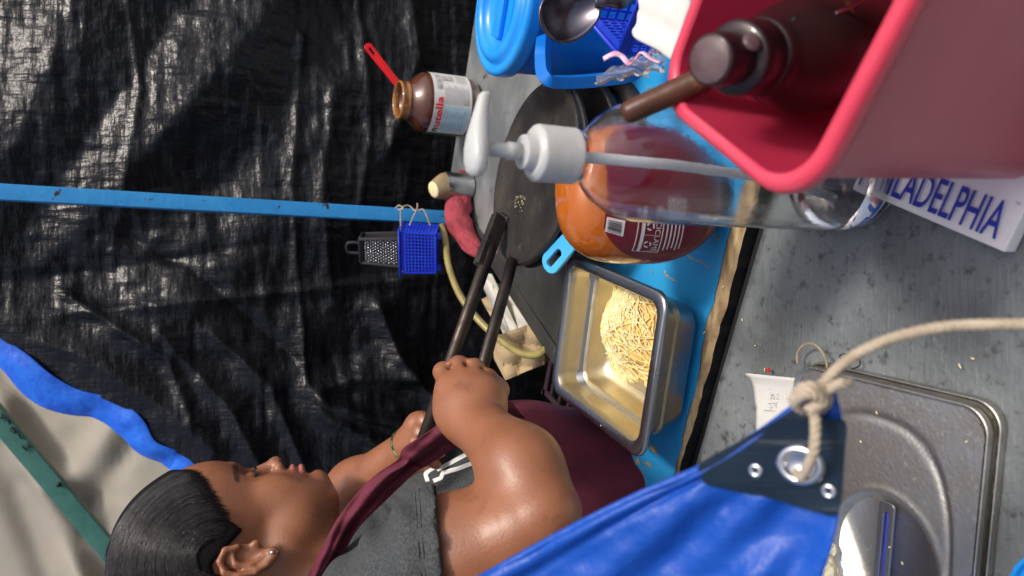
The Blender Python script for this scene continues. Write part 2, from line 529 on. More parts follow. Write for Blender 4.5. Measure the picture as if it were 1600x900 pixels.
# open end of the board
mb.add([T(aL + .0616, .30, .001), T(aL + .0616, .30, zt), T(aL, .006, zt), T(aL, .006, .001)], [(0, 1, 2, 3)])
mb.build('blue_board', M['board'], cart, smooth=False)
rows = [[T(a, woodw(a) + fr[k] * 1.6, zt - .0008) for k, a in enumerate(gs)],
        [T(a, .004 + fr[-k] * .8, zt - .001 + .0012 * math.sin(k * 1.7)) for k, a in enumerate(gs)],
        [T(a, -.001 + fr[-k] * 1.2, zt - .006) for k, a in enumerate(gs)]]
MB().sheet(rows).build('bare_wood_edge', M['raw_wood'], cart, smooth=False)
MB().sheet([[T(a, -.001 + fr[-k] * 1.2, zt - .006) for k, a in enumerate(gs)], [T(a, .001 + fr[-k] * .6, -.028) for k, a in enumerate(gs)]]).build('board_edge_shadowed', M['black'], cart, smooth=False).name = 'board_front'  # front face coloured black, the shade of the gap put into it
# paint cracks on the board: shallow open grooves
mb = MB()
r_ = random.Random(11)
for a0, b0, L_ in ((-.055, .03, .09), (-.125, .05, .05), (-.02, .03, .045), (.10, .2, .08), (-.09, .08, .03), (-.345, .05, .06), (-.33, .12, .08), (-.365, .03, .04), (.13, .10, .07), (.08, .26, .03)):
    pts = [T(a0 + r_.uniform(-.0018, .0018), b0 + L_ * k / 9, zt + .0002) for k in range(10)]
    L = [p - E1 * r_.uniform(.0003, .0015) for p in pts]; Rr = [p + E1 * r_.uniform(.0003, .0015) for p in pts]
    mb.sheet([L, Rr])
mb.build('paint_crack', M['raw_wood'], cart, smooth=False)['kind'] = 'stuff'
# chipped patches baring the wood by the open end
mb = MB()
for k in range(16):
    a0, b0 = (-.352 + r_.random() * .06, .012 + r_.random() * .07) if k < 11 else (r_.uniform(-.1, .2), r_.uniform(.05, .28))
    sz = r_.uniform(.002, .007) if k < 11 else r_.uniform(.001, .0025)
    pts = []
    nn = 11
    for j in range(nn):
        an = 2 * math.pi * j / nn; rr_ = sz * r_.uniform(.5, 1.2)
        pts.append(T(a0 + rr_ * math.cos(an) * .7, b0 + rr_ * math.sin(an) * 1.6, zt + .0003 + k * .00002))
    mb.add(pts, [tuple(range(nn))])
mb.build('paint_chip', M['raw_wood'], cart, smooth=False)['kind'] = 'stuff'
# grey work surface in front, a little lower, slightly uneven
xs = np.linspace(-.75, .75, 150); ys = np.linspace(-.75, -.012, 90)
GA, GB = np.meshgrid(xs, ys)
GZ = -.0040 + .0035 * vnoise(GA * 7, GB * 7) + .0012 * vnoise(GA * 30, GB * 30)
V = [T(a, b_, z_) for a, b_, z_ in zip(GA.ravel(), GB.ravel(), GZ.ravel())]
ii, jj = np.meshgrid(np.arange(89), np.arange(149), indexing='ij')
q = (ii * 150 + jj).ravel()
F = np.stack([q, q + 1, q + 151, q + 150], -1)
o = obj('work_surface', V, F, M['grey_paint'], cart, smooth=True)
md = o.modifiers.new('t', 'SOLIDIFY'); md.thickness = .02; md.offset = -1
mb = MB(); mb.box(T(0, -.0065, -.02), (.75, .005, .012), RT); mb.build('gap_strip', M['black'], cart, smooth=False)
for a_, b_ in ((-.34, .07), (.5, .07), (-.19, .85), (.5, .82)):
    mb = MB(); mb.box(T(a_, b_, -.475), (.015, .015, .445), RT, .002); mb.build('leg', M['dark_sheet'], cart, angle=35)
for a_, b_ in ((-.6, -.65), (.6, -.65)):
    mb = MB(); mb.box(T(a_, b_, -.476), (.015, .015, .444), RT, .002); mb.build('leg', M['dark_sheet'], cart, angle=35)
mb = MB(); mb.box(T(0, -.06, -.12), (.6, .006, .09), RT, .001); mb.build('side_panel', M['dark_sheet'], cart, angle=35)
# ------------------------------------------------------------------ materials of the small things
M['steel'] = mat('steel', (.60, .585, .54), .36, 1, c2=(.42, .40, .35), nscale=40, namt=(.35, .65), rough2=.44, bump=.00022, bscale=300, c3=(.66, .65, .60), n3=200, n3r=(.56, .68))
M['steel_clean'] = mat('steel_clean', (.52, .53, .54), .24, 1, c2=(.40, .41, .42), nscale=12, rough2=.34, bump=.0002, bscale=120)
M['steel_warm_tint'] = mat('steel_warm_tint', (.68, .61, .44), .38, 1, c2=(.56, .49, .34), nscale=16, rough2=.5, bump=.0006, bscale=60)  # pan inside: reflected cheese and warm light put into the steel colour
M['cheese'] = mat('cheese', (.93, .71, .28), .5, c2=(.95, .85, .50), nscale=150, namt=(.42, .58), sss=.4, sssc=(.004, .003, .001))
M['cheese_dark'] = mat('cheese_dark', (.80, .50, .14), .5, c2=(.88, .60, .22), nscale=80, bump=.001, bscale=120)
M['iron'] = mat('cast_iron', (.016, .0155, .015), .55, .3, c2=(.05, .044, .038), nscale=16, rough2=.38, c3=(.085, .075, .062), n3=34, n3r=(.60, .74), bump=.0012, bscale=120)
M['tube_iron'] = mat('tube_iron', (.06, .045, .036), .38, .7, c2=(.025, .022, .02), nscale=25, rough2=.55, bump=.0006, bscale=100, stretch=(1, 1, 1))
M['choc'] = mat('chocolate', (.10, .031, .013), .2, c2=(.07, .021, .009), nscale=14, coat=1, rough2=.12)
M['amber_glass'] = mat('amber_glass', (.30, .11, .035), .10, c2=(.5, .24, .07), nscale=60, trans=.35, coat=.5)
M['label_white'] = mat('label_white', (.66, .66, .64), .4, c2=(.58, .58, .57), nscale=60)
M['print_red'] = mat('print_red', (.72, .02, .02), .4)
M['print_black'] = mat('print_black', (.02, .02, .022), .45)
M['print_grey'] = mat('print_grey', (.28, .27, .27), .45, c2=(.45, .43, .42), nscale=120, namt=(.4, .6))
M['print_cyan'] = mat('print_cyan', (.42, .60, .68), .45)
M['print_green'] = mat('print_green', (.03, .10, .04), .45)
M['print_white'] = mat('print_white', (.62, .58, .60), .45)
M['print_blue'] = mat('print_blue', (.015, .03, .36), .45)
M['red_plastic'] = mat('red_plastic', (.72, .015, .02), .3, c2=(.62, .012, .02), nscale=30)
M['white_plastic'] = mat('white_plastic', (.66, .68, .665), .32, c2=(.60, .62, .61), nscale=20, sss=.5, sssc=(.006, .006, .006), spec=.5, trans=.3)
M['clear'] = mat('clear_plastic', (.97, .98, .985), .05, trans=1, ior=1.42, bump=.0005, bscale=45)
M['liquid'] = mat('clear_liquid', (.92, .92, .93), .02, trans=1, ior=1.33)
M['tube_white'] = mat('dip_tube', (.85, .86, .88), .3, sss=.5, sssc=(.01,.01,.01), trans=.3)
M['caramel'] = mat('caramel', (.60, .17, .012), .10, c2=(.50, .12, .008), nscale=10, coat=1, trans=.25, sss=.3, sssc=(.02, .006, .001))
M['label_red'] = mat('label_red', (.17, .006, .022), .35, c2=(.13, .006, .02), nscale=20, coat=.3)
M['pink'] = mat('pink_plastic', (.58, .035, .09), .40, c2=(.50, .026, .072), nscale=7, trans=.3, ior=1.3, spec=.15, sss=.8, sssc=(.03, .01, .012), bump=.0003, bscale=60)
M['pink_rim'] = mat('pink_rim', (.70, .06, .11), .3, c2=(.60, .05, .095), nscale=20, sss=.4, sssc=(.01, .003, .003), trans=.1)
M['brown_plastic'] = mat('brown_plastic', (.016, .005, .006), .38, c2=(.024, .009, .009), nscale=20, c3=(.09, .06, .06), n3=50, n3r=(.66, .78), coat=.2)
M['brown_cap'] = mat('brown_cap_face', (.13, .085, .09), .45, c2=(.06, .03, .035), nscale=50)
M['dark_wood'] = mat('dark_wood', (.10, .035, .014), .42, c2=(.04, .014, .007), nscale=14, namt=(.4, .6), stretch=(1, 1, 1), bump=.0008, bscale=80, c3=(.2, .08, .03), n3=40, n3r=(.6, .72))
M['purple'] = mat('purple_plastic', (.13, .015, .30), .25, trans=.5, ior=1.4)
M['pitcher'] = mat('blue_plastic', (.004, .14, .56), .3, c2=(.006, .19, .62), nscale=7, c3=(.25, .42, .6), n3=50, n3r=(.69, .74), bump=.0004, bscale=50, coat=.15)
M['pitcher_lid'] = mat('lid_plastic', (.008, .25, .78), .3, c2=(.03, .32, .80), nscale=8, c3=(.4, .6, .8), n3=60, n3r=(.68, .73), coat=.2)
M['royal'] = mat('royal_plastic', (.012, .035, .55), .33, c2=(.02, .06, .62), nscale=20)
M['light_blue'] = mat('light_blue_plastic', (.05, .38, .70), .35, c2=(.07, .43, .74), nscale=20)
M['spoon'] = mat('dark_steel', (.16, .15, .18), .22, 1, c2=(.10, .09, .11), nscale=20, rough2=.35)
M['carton'] = mat('carton', (.86, .85, .84), .45, c2=(.80, .78, .78), nscale=18)
M['paper'] = mat('paper', (.60, .59, .565), .8, c2=(.54, .53, .50), nscale=15, bump=.0006, bscale=120)
M['film'] = mat('film', (.8, .82, .85), .15, trans=.75, alpha=.6, bump=.002, bscale=60)
M['film_pink'] = mat('film_pink', (.75, .22, .42), .4, c2=(.7, .6, .7), nscale=90)
M['rope'] = mat('rope', (.45, .38, .29), .85, c2=(.34, .28, .2), nscale=120, bump=.0008, bscale=300)
M['twine'] = mat('twine', (.36, .29, .18), .85, c2=(.28, .22, .14), nscale=120)
M['red_cloth'] = mat('red_cloth', (.36, .055, .075), .95, c2=(.27, .04, .055), nscale=60, bump=.003, bscale=180)
M['hose'] = mat('hose', (.30, .25, .08), .35, c2=(.22, .18, .06), nscale=40, coat=.2)
M['kraft'] = mat('kraft', (.40, .30, .17), .85, c2=(.34, .25, .14), nscale=8, bump=.002, bscale=30)
M['white_card'] = mat('white_card', (.55, .53, .46), .8, c2=(.48, .46, .40), nscale=8)
M['crate'] = mat('crate', (.035, .018, .024), .5)
M['cork'] = mat('cork', (.30, .22, .12), .8, c2=(.22, .16, .09), nscale=60, bump=.001, bscale=200)
M['cream'] = mat('cream', (.70, .62, .34), .6)
M['fg_blue'] = mat('fg_blue_tarp', (.003, .055, .33), .45, c2=(.005, .07, .40), nscale=6, spec=.45, bump=.0012, bscale=18)
add_bump(M['fg_blue'], 9, .006, (1, 1, 1), detail=5); add_bump(M['fg_blue'], 500, .0002, (1, 1, .2)); add_bump(M['fg_blue'], 9, .006, (1, 1, 1), detail=5); add_bump(M['fg_blue'], 500, .0002, (.2, 1, 1))
M['patch'] = mat('corner_patch', (.004, .012, .024), .33, c2=(.006, .018, .034), nscale=12, bump=.0006, bscale=40, spec=.4)
M['nickel'] = mat('nickel', (.62, .64, .68), .18, 1)
M['teal_enamel'] = mat('blue_enamel', (.01, .22, .62), .3, c3=(.7, .68, .62), n3=60, n3r=(.52, .6))

def poly_prism(mb, pts, z0, z1, xf):
    n = len(pts)
    mb.add([xf(x, y, z0) for x, y in pts] + [xf(x, y, z1) for x, y in pts],
           [tuple(reversed(range(n))), tuple(range(n, 2 * n))] + [(k, (k + 1) % n, n + (k + 1) % n, n + k) for k in range(n)])

# ------------------------------------------------------------------ pan of grated cheese
c4 = [PZ(1034, 466, .086), PZ(1001, 740, .086), PZ(862, 586, .086), PZ(891, 398, .086)]
pc_ = sum(c4, Vector()) / 4
ex = ((c4[0] - c4[1]) + (c4[3] - c4[2])).normalized(); ey = Vector((-ex.y, ex.x, 0))
PHX = ((c4[0] - c4[1]).dot(ex) + (c4[3] - c4[2]).dot(ex)) / 4 + .004
PHY = ((c4[3] - c4[0]).dot(ey) + (c4[2] - c4[1]).dot(ey)) / 4 + .004
print('pan half', PHX, PHY)
def PL(x, y, z): return Vector((pc_.x, pc_.y, 0)) + ex * x + ey * y + Vector((0, 0, z))
pan = thing('steel_food_pan', PL(0, 0, .0165), 'deep steel pan holding grated cheese on the blue board', 'food pan')
ZR = .086
def ring(ins, z, r=.02): return [PL(x, y, z) for x, y in rrect(PHX - ins, PHY - ins, max(.006, r - ins * .3), 8)]
MB().loft([ring(.034, .0182, .03), ring(.029, .0200, .03), ring(.024, .026, .03), ring(.0228, ZR - .040), ring(.0220, ZR - .0365), ring(.0185, ZR - .0350), ring(.0176, ZR - .0335), ring(.0165, ZR - .012), ring(.0155, ZR - .004), ring(.0135, ZR - .001)][::1], caps=False).build('inner_wall', M['steel_warm_tint'], pan)
mb = MB(); mb.loft([ring(.034, .0182, .03), ring(.05, .0180, .03)], caps='end'); mb.build('pan_floor', M['steel_warm_tint'], pan)
MB().loft([ring(.0135, ZR - .001), ring(.0115, ZR), ring(.003, ZR + .0005), ring(.0008, ZR - .0002), ring(0, ZR - .002), ring(0, ZR - .0045), ring(.002, ZR - .005), ring(.010, ZR - .0035)], caps=False).build('rim', M['steel_clean'], pan)
MB().loft([ring(.010, ZR - .0035), ring(.0115, ZR - .014), ring(.0155, ZR - .019), ring(.023, .025, .03), ring(.029, .0185, .03), ring(.036, .017, .03)], caps='end').build('outer_wall', M['steel_clean'], pan)
ch = thing('grated_cheese', PL(.03, -.03, .02), 'heap of pale yellow grated cheese inside the steel pan', 'cheese')
cc = PZ(958, 510, .050)
lc = Vector(((cc - pc_).dot(ex), (cc - pc_).dot(ey), 0))
def heap(x, y):
    dx = (x - lc.x) / .063; dy = (y - lc.y + .012) / .060
    r2 = dx * dx + dy * dy
    return .019 + .043 * max(0, 1 - r2 ** .8) + .002 * math.sin(x * 300) * math.sin(y * 260 + 1)
G = []
for i in range(41):
    row = []
    for j in range(41):
        x = lc.x + (i / 20 - 1) * .064; y = lc.y - .012 + (j / 20 - 1) * .062
        x = max(-PHX + .033, min(PHX - .033, x)); y = max(-PHY + .033, min(PHY - .033, y))
        row.append(PL(x, y, heap(x, y)))
    G.append(row)
MB().sheet(G).build('packed_cheese', M['cheese_dark'], ch)  # orange base kept darker, shade between the shreds put into its colour
mb = MB(); r_ = random.Random(5)
for k in range(4600):
    an = r_.uniform(0, 6.283); rr_ = math.sqrt(r_.random()) * 1.02
    x = lc.x + rr_ * math.cos(an) * .060; y = lc.y - .006 + rr_ * math.sin(an) * .057
    lim = (y - lc.y) < -.020 + .008 * math.sin(x * 90)
    if lim and r_.random() < .93: continue
    x = max(-PHX + .027, min(PHX - .027, x)); y = max(-PHY + .026, min(PHY - .027, y))
    z = heap(x, y) + r_.uniform(.0012, .0062)
    L_ = r_.uniform(.014, .034); th = r_.uniform(.0006, .00095)
    a2 = r_.gauss(.5, .5) if r_.random() < .6 else r_.uniform(0, 3.14)
    d = Vector((math.cos(a2), math.sin(a2), r_.uniform(-.12, .12))).normalized()
    dw = ex * d.x + ey * d.y + Vector((0, 0, d.z))
    p = PL(x, y, z); bend = Vector((r_.uniform(-1, 1), r_.uniform(-1, 1), r_.uniform(-.2, 1))) * .0012
    def on_(q):
        x2, y2 = (q - pc_).dot(ex), (q - pc_).dot(ey)
        x2 = max(-PHX + .027, min(PHX - .027, x2)); y2 = max(-PHY + .026, min(PHY - .026, y2))
        return PL(x2, y2, heap(x2, y2) + z - heap(x, y))
    A1, B1 = on_(p - dw * L_ / 2), on_(p + dw * L_ / 2)
    mb.tube([A1, (A1 + p) / 2 + bend * .8, p + bend, (B1 + p) / 2 + bend * .6, B1 + Vector((0, 0, r_.uniform(0, .002)))], th, 4)
o = mb.build('cheese_shreds', M['cheese'], ch, smooth=False); o['kind'] = 'stuff'
# packed strands against the front wall: parallel ridges
mb = MB()
for k in range(26):
    y0 = lc.y - .022 - .0013 * k * .9
    pts = []
    for j in range(9):
        x = lc.x - .036 + .078 * j / 8
        x = min(x, PHX - .027); yy = max(y0 + .003 * math.sin(j * .7), -PHY + .026)
        pts.append(PL(x, yy, heap(x, yy) + .0012))
    mb.tube(pts, .0009, 5)
o = mb.build('packed_strands', M['cheese_dark'], ch); o['kind'] = 'stuff'
mb = MB()
for (x, y, z) in [(1040, 425, .0175), (1012, 560, .087), (1100, 520, .0175), (975, 700, .0035), (939, 665, .087), (1200, 600, -.002), (1207, 590, -.002), (1195, 578, -.002), (1180, 540, -.002), (1228, 620, .02), (1370, 645, .025), (1345, 690, .025), (1410, 880, .012), (1050, 590, .0175), (1160, 500, -.002), (945, 745, .0005), (880, 610, .001), (1390, 855, .01), (1520, 560, -.002), (1500, 572, -.002), (1130, 448, .0168), (1510, 690, .025)]:
    p = PZ(x, y, z + .001); a2 = r_.uniform(0, 3.1); dw = Vector((math.cos(a2), math.sin(a2), 0)); L_ = r_.uniform(.0006, .0024)
    mb.tube([p - dw * L_, p + Vector((0, 0, .0004)), p + dw * L_], .0006, 5)
tag(mb.build('cheese_crumbs', M['cheese']), 'scattered crumbs of cheese across the cart', 'crumbs', kind='stuff')

# ------------------------------------------------------------------ burner and the long handled iron
iron_c = PZ(833, 272, .108)
bc = Vector((iron_c.x + .01, iron_c.y - .005, 0))
bn = thing('gas_burner', bc + Vector((0, 0, .004)), 'black cast iron burner under the round iron', 'burner')
mb = MB(); mb.lathe([(.125, .004), (.132, .006), (.132, .026), (.126, .030), (.116, .030), (.112, .024), (.112, .004)], bc, None, 64); mb.build('ring', M['iron'], bn)
mb = MB(); mb.lathe([(0, .004), (.05, .004), (.055, .02), (.03, .028), (0, .028)], bc, None, 40); mb.build('burner_head', M['iron'], bn)
for k in range(4):
    a = R(20 + 90 * k); d = Vector((math.cos(a), math.sin(a), 0))
    mb = MB(); mb.box(bc + d * .085 + Vector((0, 0, .035)), (.045, .004, .007), frame_to((0, 0, 1), d), .001); mb.build('grate_bar', M['iron'], bn, angle=35)
ir = thing('hinged_griddle_iron', bc + Vector((0, 0, .044)), 'round black griddle iron with two long metal handles on the burner', 'griddle iron')
IN = Vector((math.sin(R(8)), .02, math.cos(R(8)))).normalized()
FI = frame_to(IN)
mb = MB(); mb.lathe([(0, .003), (.110, .003), (.113, .0045), (.1215, .0045), (.124, .002), (.124, -.004), (.121, -.006), (0, -.006)], iron_c, FI, 96)
mb.build('upper_plate', M['iron'], ir, angle=40)
F2 = frame_to((math.sin(R(5)), .02, math.cos(R(5))))
mb = MB(); mb.lathe([(0, -.016), (.118, -.016), (.1245, -.014), (.126, -.009), (.1235, -.0075), (.116, -.0085), (0, -.0085)], iron_c + Vector((.001, -.001, .001)), F2, 96)
mb.build('lower_plate', M['iron'], ir, angle=40)
F3 = frame_to((.02, .01, 1))
mb = MB(); mb.lathe([(0, .040), (.112, .040), (.121, .045), (.1225, .056), (.120, .058), (.118, .048), (.110, .044), (0, .044)], bc, F3, 96)
mb.build('drip_pan', M['iron'], ir, angle=40)
h1a, h1b = P(763, 398, 1.005), P(660, 694, .883)
# welded bracket: flat bar with a short return on the plate
q0 = PZ(776, 338, .128); q1 = PZ(790, 352, .120)
mb = MB()
bar(mb, PZ(781, 339, .128), P(752, 417, .993), .013, .022, up=(0, -.3, 1))
bar(mb, q0 - Vector((0, 0, .004)), q1 + Vector((.004, -.004, -.004)), .014, .010, up=(0, 0, 1))
mb.build('bracket', M['iron'], ir, angle=35)
mb = MB(); mb.tube([P(772, 360, 1.03), h1a, h1b], .0088, 20); mb.build('handle', M['tube_iron'], ir)
mb = MB(); bar(mb, PZ(808, 380, .095), P(794, 430, .972), .016, .012, up=(0, 0, 1)); mb.build('bracket', M['iron'], ir, angle=35)
mb = MB(); mb.tube([P(800, 408, .985), P(792, 440, .962), P(730, 660, .845)], .0078, 20); mb.build('handle', M['tube_iron'], ir)
# a few scratches with batter on the plate
mb = MB(); r_ = random.Random(8)
for k in range(34):
    p = PZ(817 + r_.gauss(0, 5), 314 + r_.gauss(0, 7), .111)
    q = iron_c + (p - iron_c) - IN * ((p - iron_c).dot(IN)) + IN * .0034
    mb.box(q, (r_.uniform(.0004, .0016), .0003, .0002), frame_to(IN, (1, r_.uniform(-1, 1), 0)))
mb.build('batter_flecks', M['cream'], ir, smooth=False)['kind'] = 'stuff'

# ------------------------------------------------------------------ chocolate spread jar
jb = PZ(757, 171, 0); jc = jb + Vector((jb.x, jb.y, 0)).normalized() * .052
JR = .0570
jar = thing('spread_jar', jc, 'open glass jar of hazelnut spread with white wraparound label', 'jar')
prof = [(0, .002), (.042, .001), (.049, .006), (.0545, .016), (JR, .028), (JR, .104), (.0555, .113), (.050, .122), (.041, .130), (.036, .135), (.0345, .138), (.034, .143), (.0325, .145), (.029, .143), (.026, .132), (0, .128)]
mb = MB(); mb.lathe(prof, jc, None, 64); mb.build('jar_body', M['choc'], jar)
mb = MB(); mb.lathe([(.0345, .136), (.0362, .139), (.0362, .142), (.0345, .144), (.0345, .1495), (.0362, .151), (.0362, .155), (.034, .157), (.0315, .156), (.0310, .150), (.0315, .138)], jc, None, 64, closed=True); mb.build('glass_mouth', M['amber_glass'], jar)
fd = (CAM - jc); fd.z = 0; fd.normalize(); rd = Vector((-fd.y, fd.x, 0))
if rd.x < 0: rd = -rd
def on_jar(phi, z, r=JR): return jc + (rd * math.sin(phi) + fd * math.cos(phi)) * r + Vector((0, 0, z))
lb = MB().sheet([[on_jar(R(-88 + 4 * k), z, JR + .0006) for k in range(62)] for z in (.028, .05, .07, .09, .103)])
lab = lb.build('label', M['label_white'], jar)
def patch(mb, p0, p1, z0, z1, e=.0009, n=10):
    mb.sheet([[on_jar(R(p0 + (p1 - p0) * k / n), z, JR + e) for k in range(n + 1)] for z in (z0, z1)])
mb = MB(); patch(mb, -86, -66, .028, .103); mb.build('print_band', M['print_green'], lab)
mb = MB(); patch(mb, -56, -2, .033, .083); mb.build('nutrition_panel', M['print_cyan'], lab)
mb = MB()
for k in range(8): patch(mb, -52 + (k % 3), -30 - (k * 3) % 8, .041 + k * .0055, .0422 + k * .0055, .0012)
for k in range(8): patch(mb, -24 + (k % 2), -8 - (k * 5) % 7, .041 + k * .0055, .0422 + k * .0055, .0012)
for k in range(16): patch(mb, 2, 40 - (k * 7) % 9, .034 + k * .0031, .0348 + k * .0031, .0011)
for k in range(7): patch(mb, 46, 80 - (k * 7) % 9, .036 + k * .003, .0368 + k * .003, .0011)
mb.build('small_print', M['print_grey'], lab, smooth=False)['kind'] = 'stuff'
mb = MB(); patch(mb, 30, 66, .086, .096, .0012); mb.build('grey_artwork', M['print_grey'], lab)
mb = MB(); patch(mb, 50, 64, .062, .092, .0013); mb.build('grey_artwork', M['print_grey'], lab)
mb = MB(); patch(mb, 4, 14, .036, .045, .0012); mb.build('grey_artwork', M['print_grey'], lab)
V1, F1 = text_mesh('n', 1, .025); V2, F2_ = text_mesh('utella', 1, .025)
w1 = max(v[0] for v in V1) + .09; w2 = max(v[0] for v in V2)
tot = w1 + w2
def jt(V, x0): return [on_jar(R(-61) + (x0 + v[0]) / tot * R(76), .0860 + v[1] * .0190, JR + .0014) for v in V]
mb = MB(); mb.add(jt(V1, 0), F1); mb.build('lettering', M['print_black'], lab, smooth=False)
mb = MB(); mb.add(jt(V2, w1), F2_); mb.build('lettering', M['print_red'], lab, smooth=False)
# red spatula handle
sp = thing('red_spatula', jc + Vector((0, 0, .15)), 'red plastic spatula handle sticking out of the open jar', 'spatula')
a, b = jc + Vector((.002, .0, .155)), P(572, 69, 1.44)
a = P(644, 160, 1.47)
d = (b - a).normalized(); s_ = d.cross(Vector((0, -1, 0))).normalized()
L_ = (b - a).length
def SPX(x, y, z): return a + d * x + s_ * y + d.cross(s_) * z
out = [(-.03, -.007), (L_ * .5, -.0065), (L_ - .008, -.0078)] + [(L_ - .008 + .0078 * math.sin(R(t)), -.0078 * math.cos(R(t))) for t in range(15, 180, 15)] + [(L_ - .008, .0078), (L_ * .5, .0065), (-.03, .007)]
mb = MB()
for z0, z1, hole in ((-.0016, .0016, True),):
    hl = [(L_ - .022 + (.004 * math.cos(R(t)) if math.cos(R(t)) < 0 else .010 + .004 * math.cos(R(t))), .0034 * math.sin(R(t))) for t in range(0, 360, 20)]
cu = bpy.data.curves.new('c', 'CURVE'); cu.dimensions = '2D'; cu.fill_mode = 'BOTH'; cu.extrude = .0016; cu.bevel_depth = .0007
def add_poly(cu, pts):
    s = cu.splines.new('POLY'); s.points.add(len(pts) - 1)
    for q_, (x, y) in zip(s.points, pts): q_.co = (x, y, 0, 1)
    s.use_cyclic_u = True
def curve_mesh(cu):
    o = bpy.data.objects.new('c', cu); col.objects.link(o); bpy.context.view_layer.update()
    me = bpy.data.meshes.new_from_object(o.evaluated_get(bpy.context.evaluated_depsgraph_get()))
    V = [tuple(v.co) for v in me.vertices]; F = [tuple(p.vertices) for p in me.polygons]
    bpy.data.objects.remove(o); bpy.data.curves.remove(cu); bpy.data.meshes.remove(me)
    return V, F
def plate(outer, holes, ext, bev):
    cu = bpy.data.curves.new('c', 'CURVE'); cu.dimensions = '2D'; cu.fill_mode = 'BOTH'; cu.extrude = ext; cu.bevel_depth = bev
    add_poly(cu, outer)
    for h in holes: add_poly(cu, h)
    return curve_mesh(cu)
bpy.data.curves.remove(cu)
V_, F_ = plate(out, [hl], .0014, .0006)
mb = MB(); mb.add([SPX(*v) for v in V_], F_); mb.build('handle', M['red_plastic'], sp, smooth=False)
mb = MB(); mb.box(SPX(L_ * .42, 0, 0), (L_ * .36, .0030, .0026), Matrix((d, s_, d.cross(s_))).transposed(), .0008); mb.build('rib', M['red_plastic'], sp, angle=35)

# ------------------------------------------------------------------ steel cup with a wooden cone, red cloth
cb = PZ(744, 293, 0); cb = cb + Vector((cb.x, cb.y, 0)).normalized() * .027
cup = thing('steel_cup', cb, 'small plain steel cup beside the pump nozzle, brown cone set in it', 'cup')
mb = MB(); mb.lathe([(0, .001), (.025, .001), (.027, .003), (.0275, .055), (.0268, .057), (.0258, .056), (.0252, .004), (0, .004)], cb, None, 48); mb.build('cup_body', M['steel_clean'], cup, angle=50)
cn = thing('cone_former', cb + Vector((0, 0, .05)), 'blunt brown cone with a cream coloured face standing in the cup', 'cone mould')
FN = frame_to((-.35, -.25, 1))
mb = MB(); mb.lathe([(.022, -.02), (.0262, .0), (.0268, .006), (.024, .016), (.0185, .030), (.017, .032), (0, .0322)], cb + Vector((0, 0, .050)), FN, 36); mb.build('cone_body', M['cork'], cn, angle=45)
mb = MB(); mb.lathe([(0, .0325), (.016, .0325), (.0165, .0345), (.012, .0360), (0, .0365)], cb + Vector((0, 0, .050)), FN, 36); mb.build('cone_face', M['cream'], cn)
cpath = spline([P(722, 268, 1.50), P(724, 300, 1.475), P(716, 322, 1.455), P(716, 345, 1.44), P(726, 368, 1.425), P(741, 388, 1.40), P(752, 402, 1.385)], 6)
rings = []
for i, p in enumerate(cpath):
    t = i / (len(cpath) - 1)
    tn = (cpath[min(i + 1, len(cpath) - 1)] - cpath[max(i - 1, 0)]).normalized()
    a_ = Vector((0, 0, 1)); a_ = (a_ - tn * a_.dot(tn)).normalized(); b_ = tn.cross(a_)
    rr_ = .023 * math.sin(math.pi * min(.999, .06 + t * .92)) ** .6
    rings.append([p + a_ * math.cos(q) * rr_ * (1 + .20 * abs(math.sin(2.5 * q + i * .22)) + .10 * math.sin(6 * q - i * .5) + .10 * math.sin(i * .7)) + b_ * math.sin(q) * rr_ * .8 * (1 + .20 * abs(math.sin(2 * q + i * .3))) for q in [2 * math.pi * k / 28 for k in range(28)]])
tag(MB().loft(rings).build('red_cloth', M['red_cloth'], sub=1), 'bunched dull red cloth on the back corner of the cart', 'cloth')

# ------------------------------------------------------------------ light blue handle by the caramel bottle
hb = thing('kitchen_tool', PZ(905, 352, .0165), 'light blue plastic handle with a slot between griddle and caramel bottle', 'spatula')
a, b = P(856, 416, .93), P(925, 338, .86)
d = (b - a).normalized(); L_ = (b - a).length
nrm = (CAM - a).normalized() * .6 + Vector((0, 0, 1)) * .6
nrm = (nrm - d * nrm.dot(d)).normalized(); s_ = nrm.cross(d)
wd = .0135
out = [(L_, -wd * .7), (L_, wd * .7), (wd, wd)] + [(wd - wd * math.sin(R(t)), wd * math.cos(R(t))) for t in range(15, 180, 15)] + [(wd, -wd)]
hl = [(.011 + (.0 if math.cos(R(t)) < 0 else .022) + .006 * math.cos(R(t)), .006 * math.sin(R(t))) for t in range(0, 360, 20)]
V_, F_ = plate(out, [hl], .0015, .0012)
mb = MB(); mb.add([a + d * (v[0] - .004) + s_ * v[1] + nrm * v[2] for v in V_], F_); mb.build('handle', M['light_blue'], hb, smooth=False)

# ------------------------------------------------------------------ clear pump bottle
bx_ = Vector((.0945, .462, -.004))
bot = thing('pump_bottle', bx_, 'clear plastic pump bottle with white ribbed cap and nozzle', 'bottle')
RB = .0455
outer = [(0, .004), (.030, .003), (.040, .001), (.0435, .006), (.0445, .014), (RB, .03), (RB, .222), (.0445, .238), (.040, .255), (.032, .268), (.022, .278), (.0175, .283), (.0165, .286), (.0195, .288), (.0195, .2905), (.0155, .292), (.0155, .300)]
inner = [(r_ - .0009 if r_ > 0 else 0, z_ + (.0012 if r_ < .035 and z_ < .1 else 0)) for r_, z_ in reversed(outer)]
mb = MB(); mb.lathe(outer + inner, bx_, None, 72); mb.build('bottle_body', M['clear'], bot)
mb = MB(); mb.lathe([(0, .008), (.030, .0075), (.041, .012), (.0437, .022), (.0437, .040), (.0, .040)], bx_, None, 64); mb.build('liquid', M['liquid'], bot, angle=50)
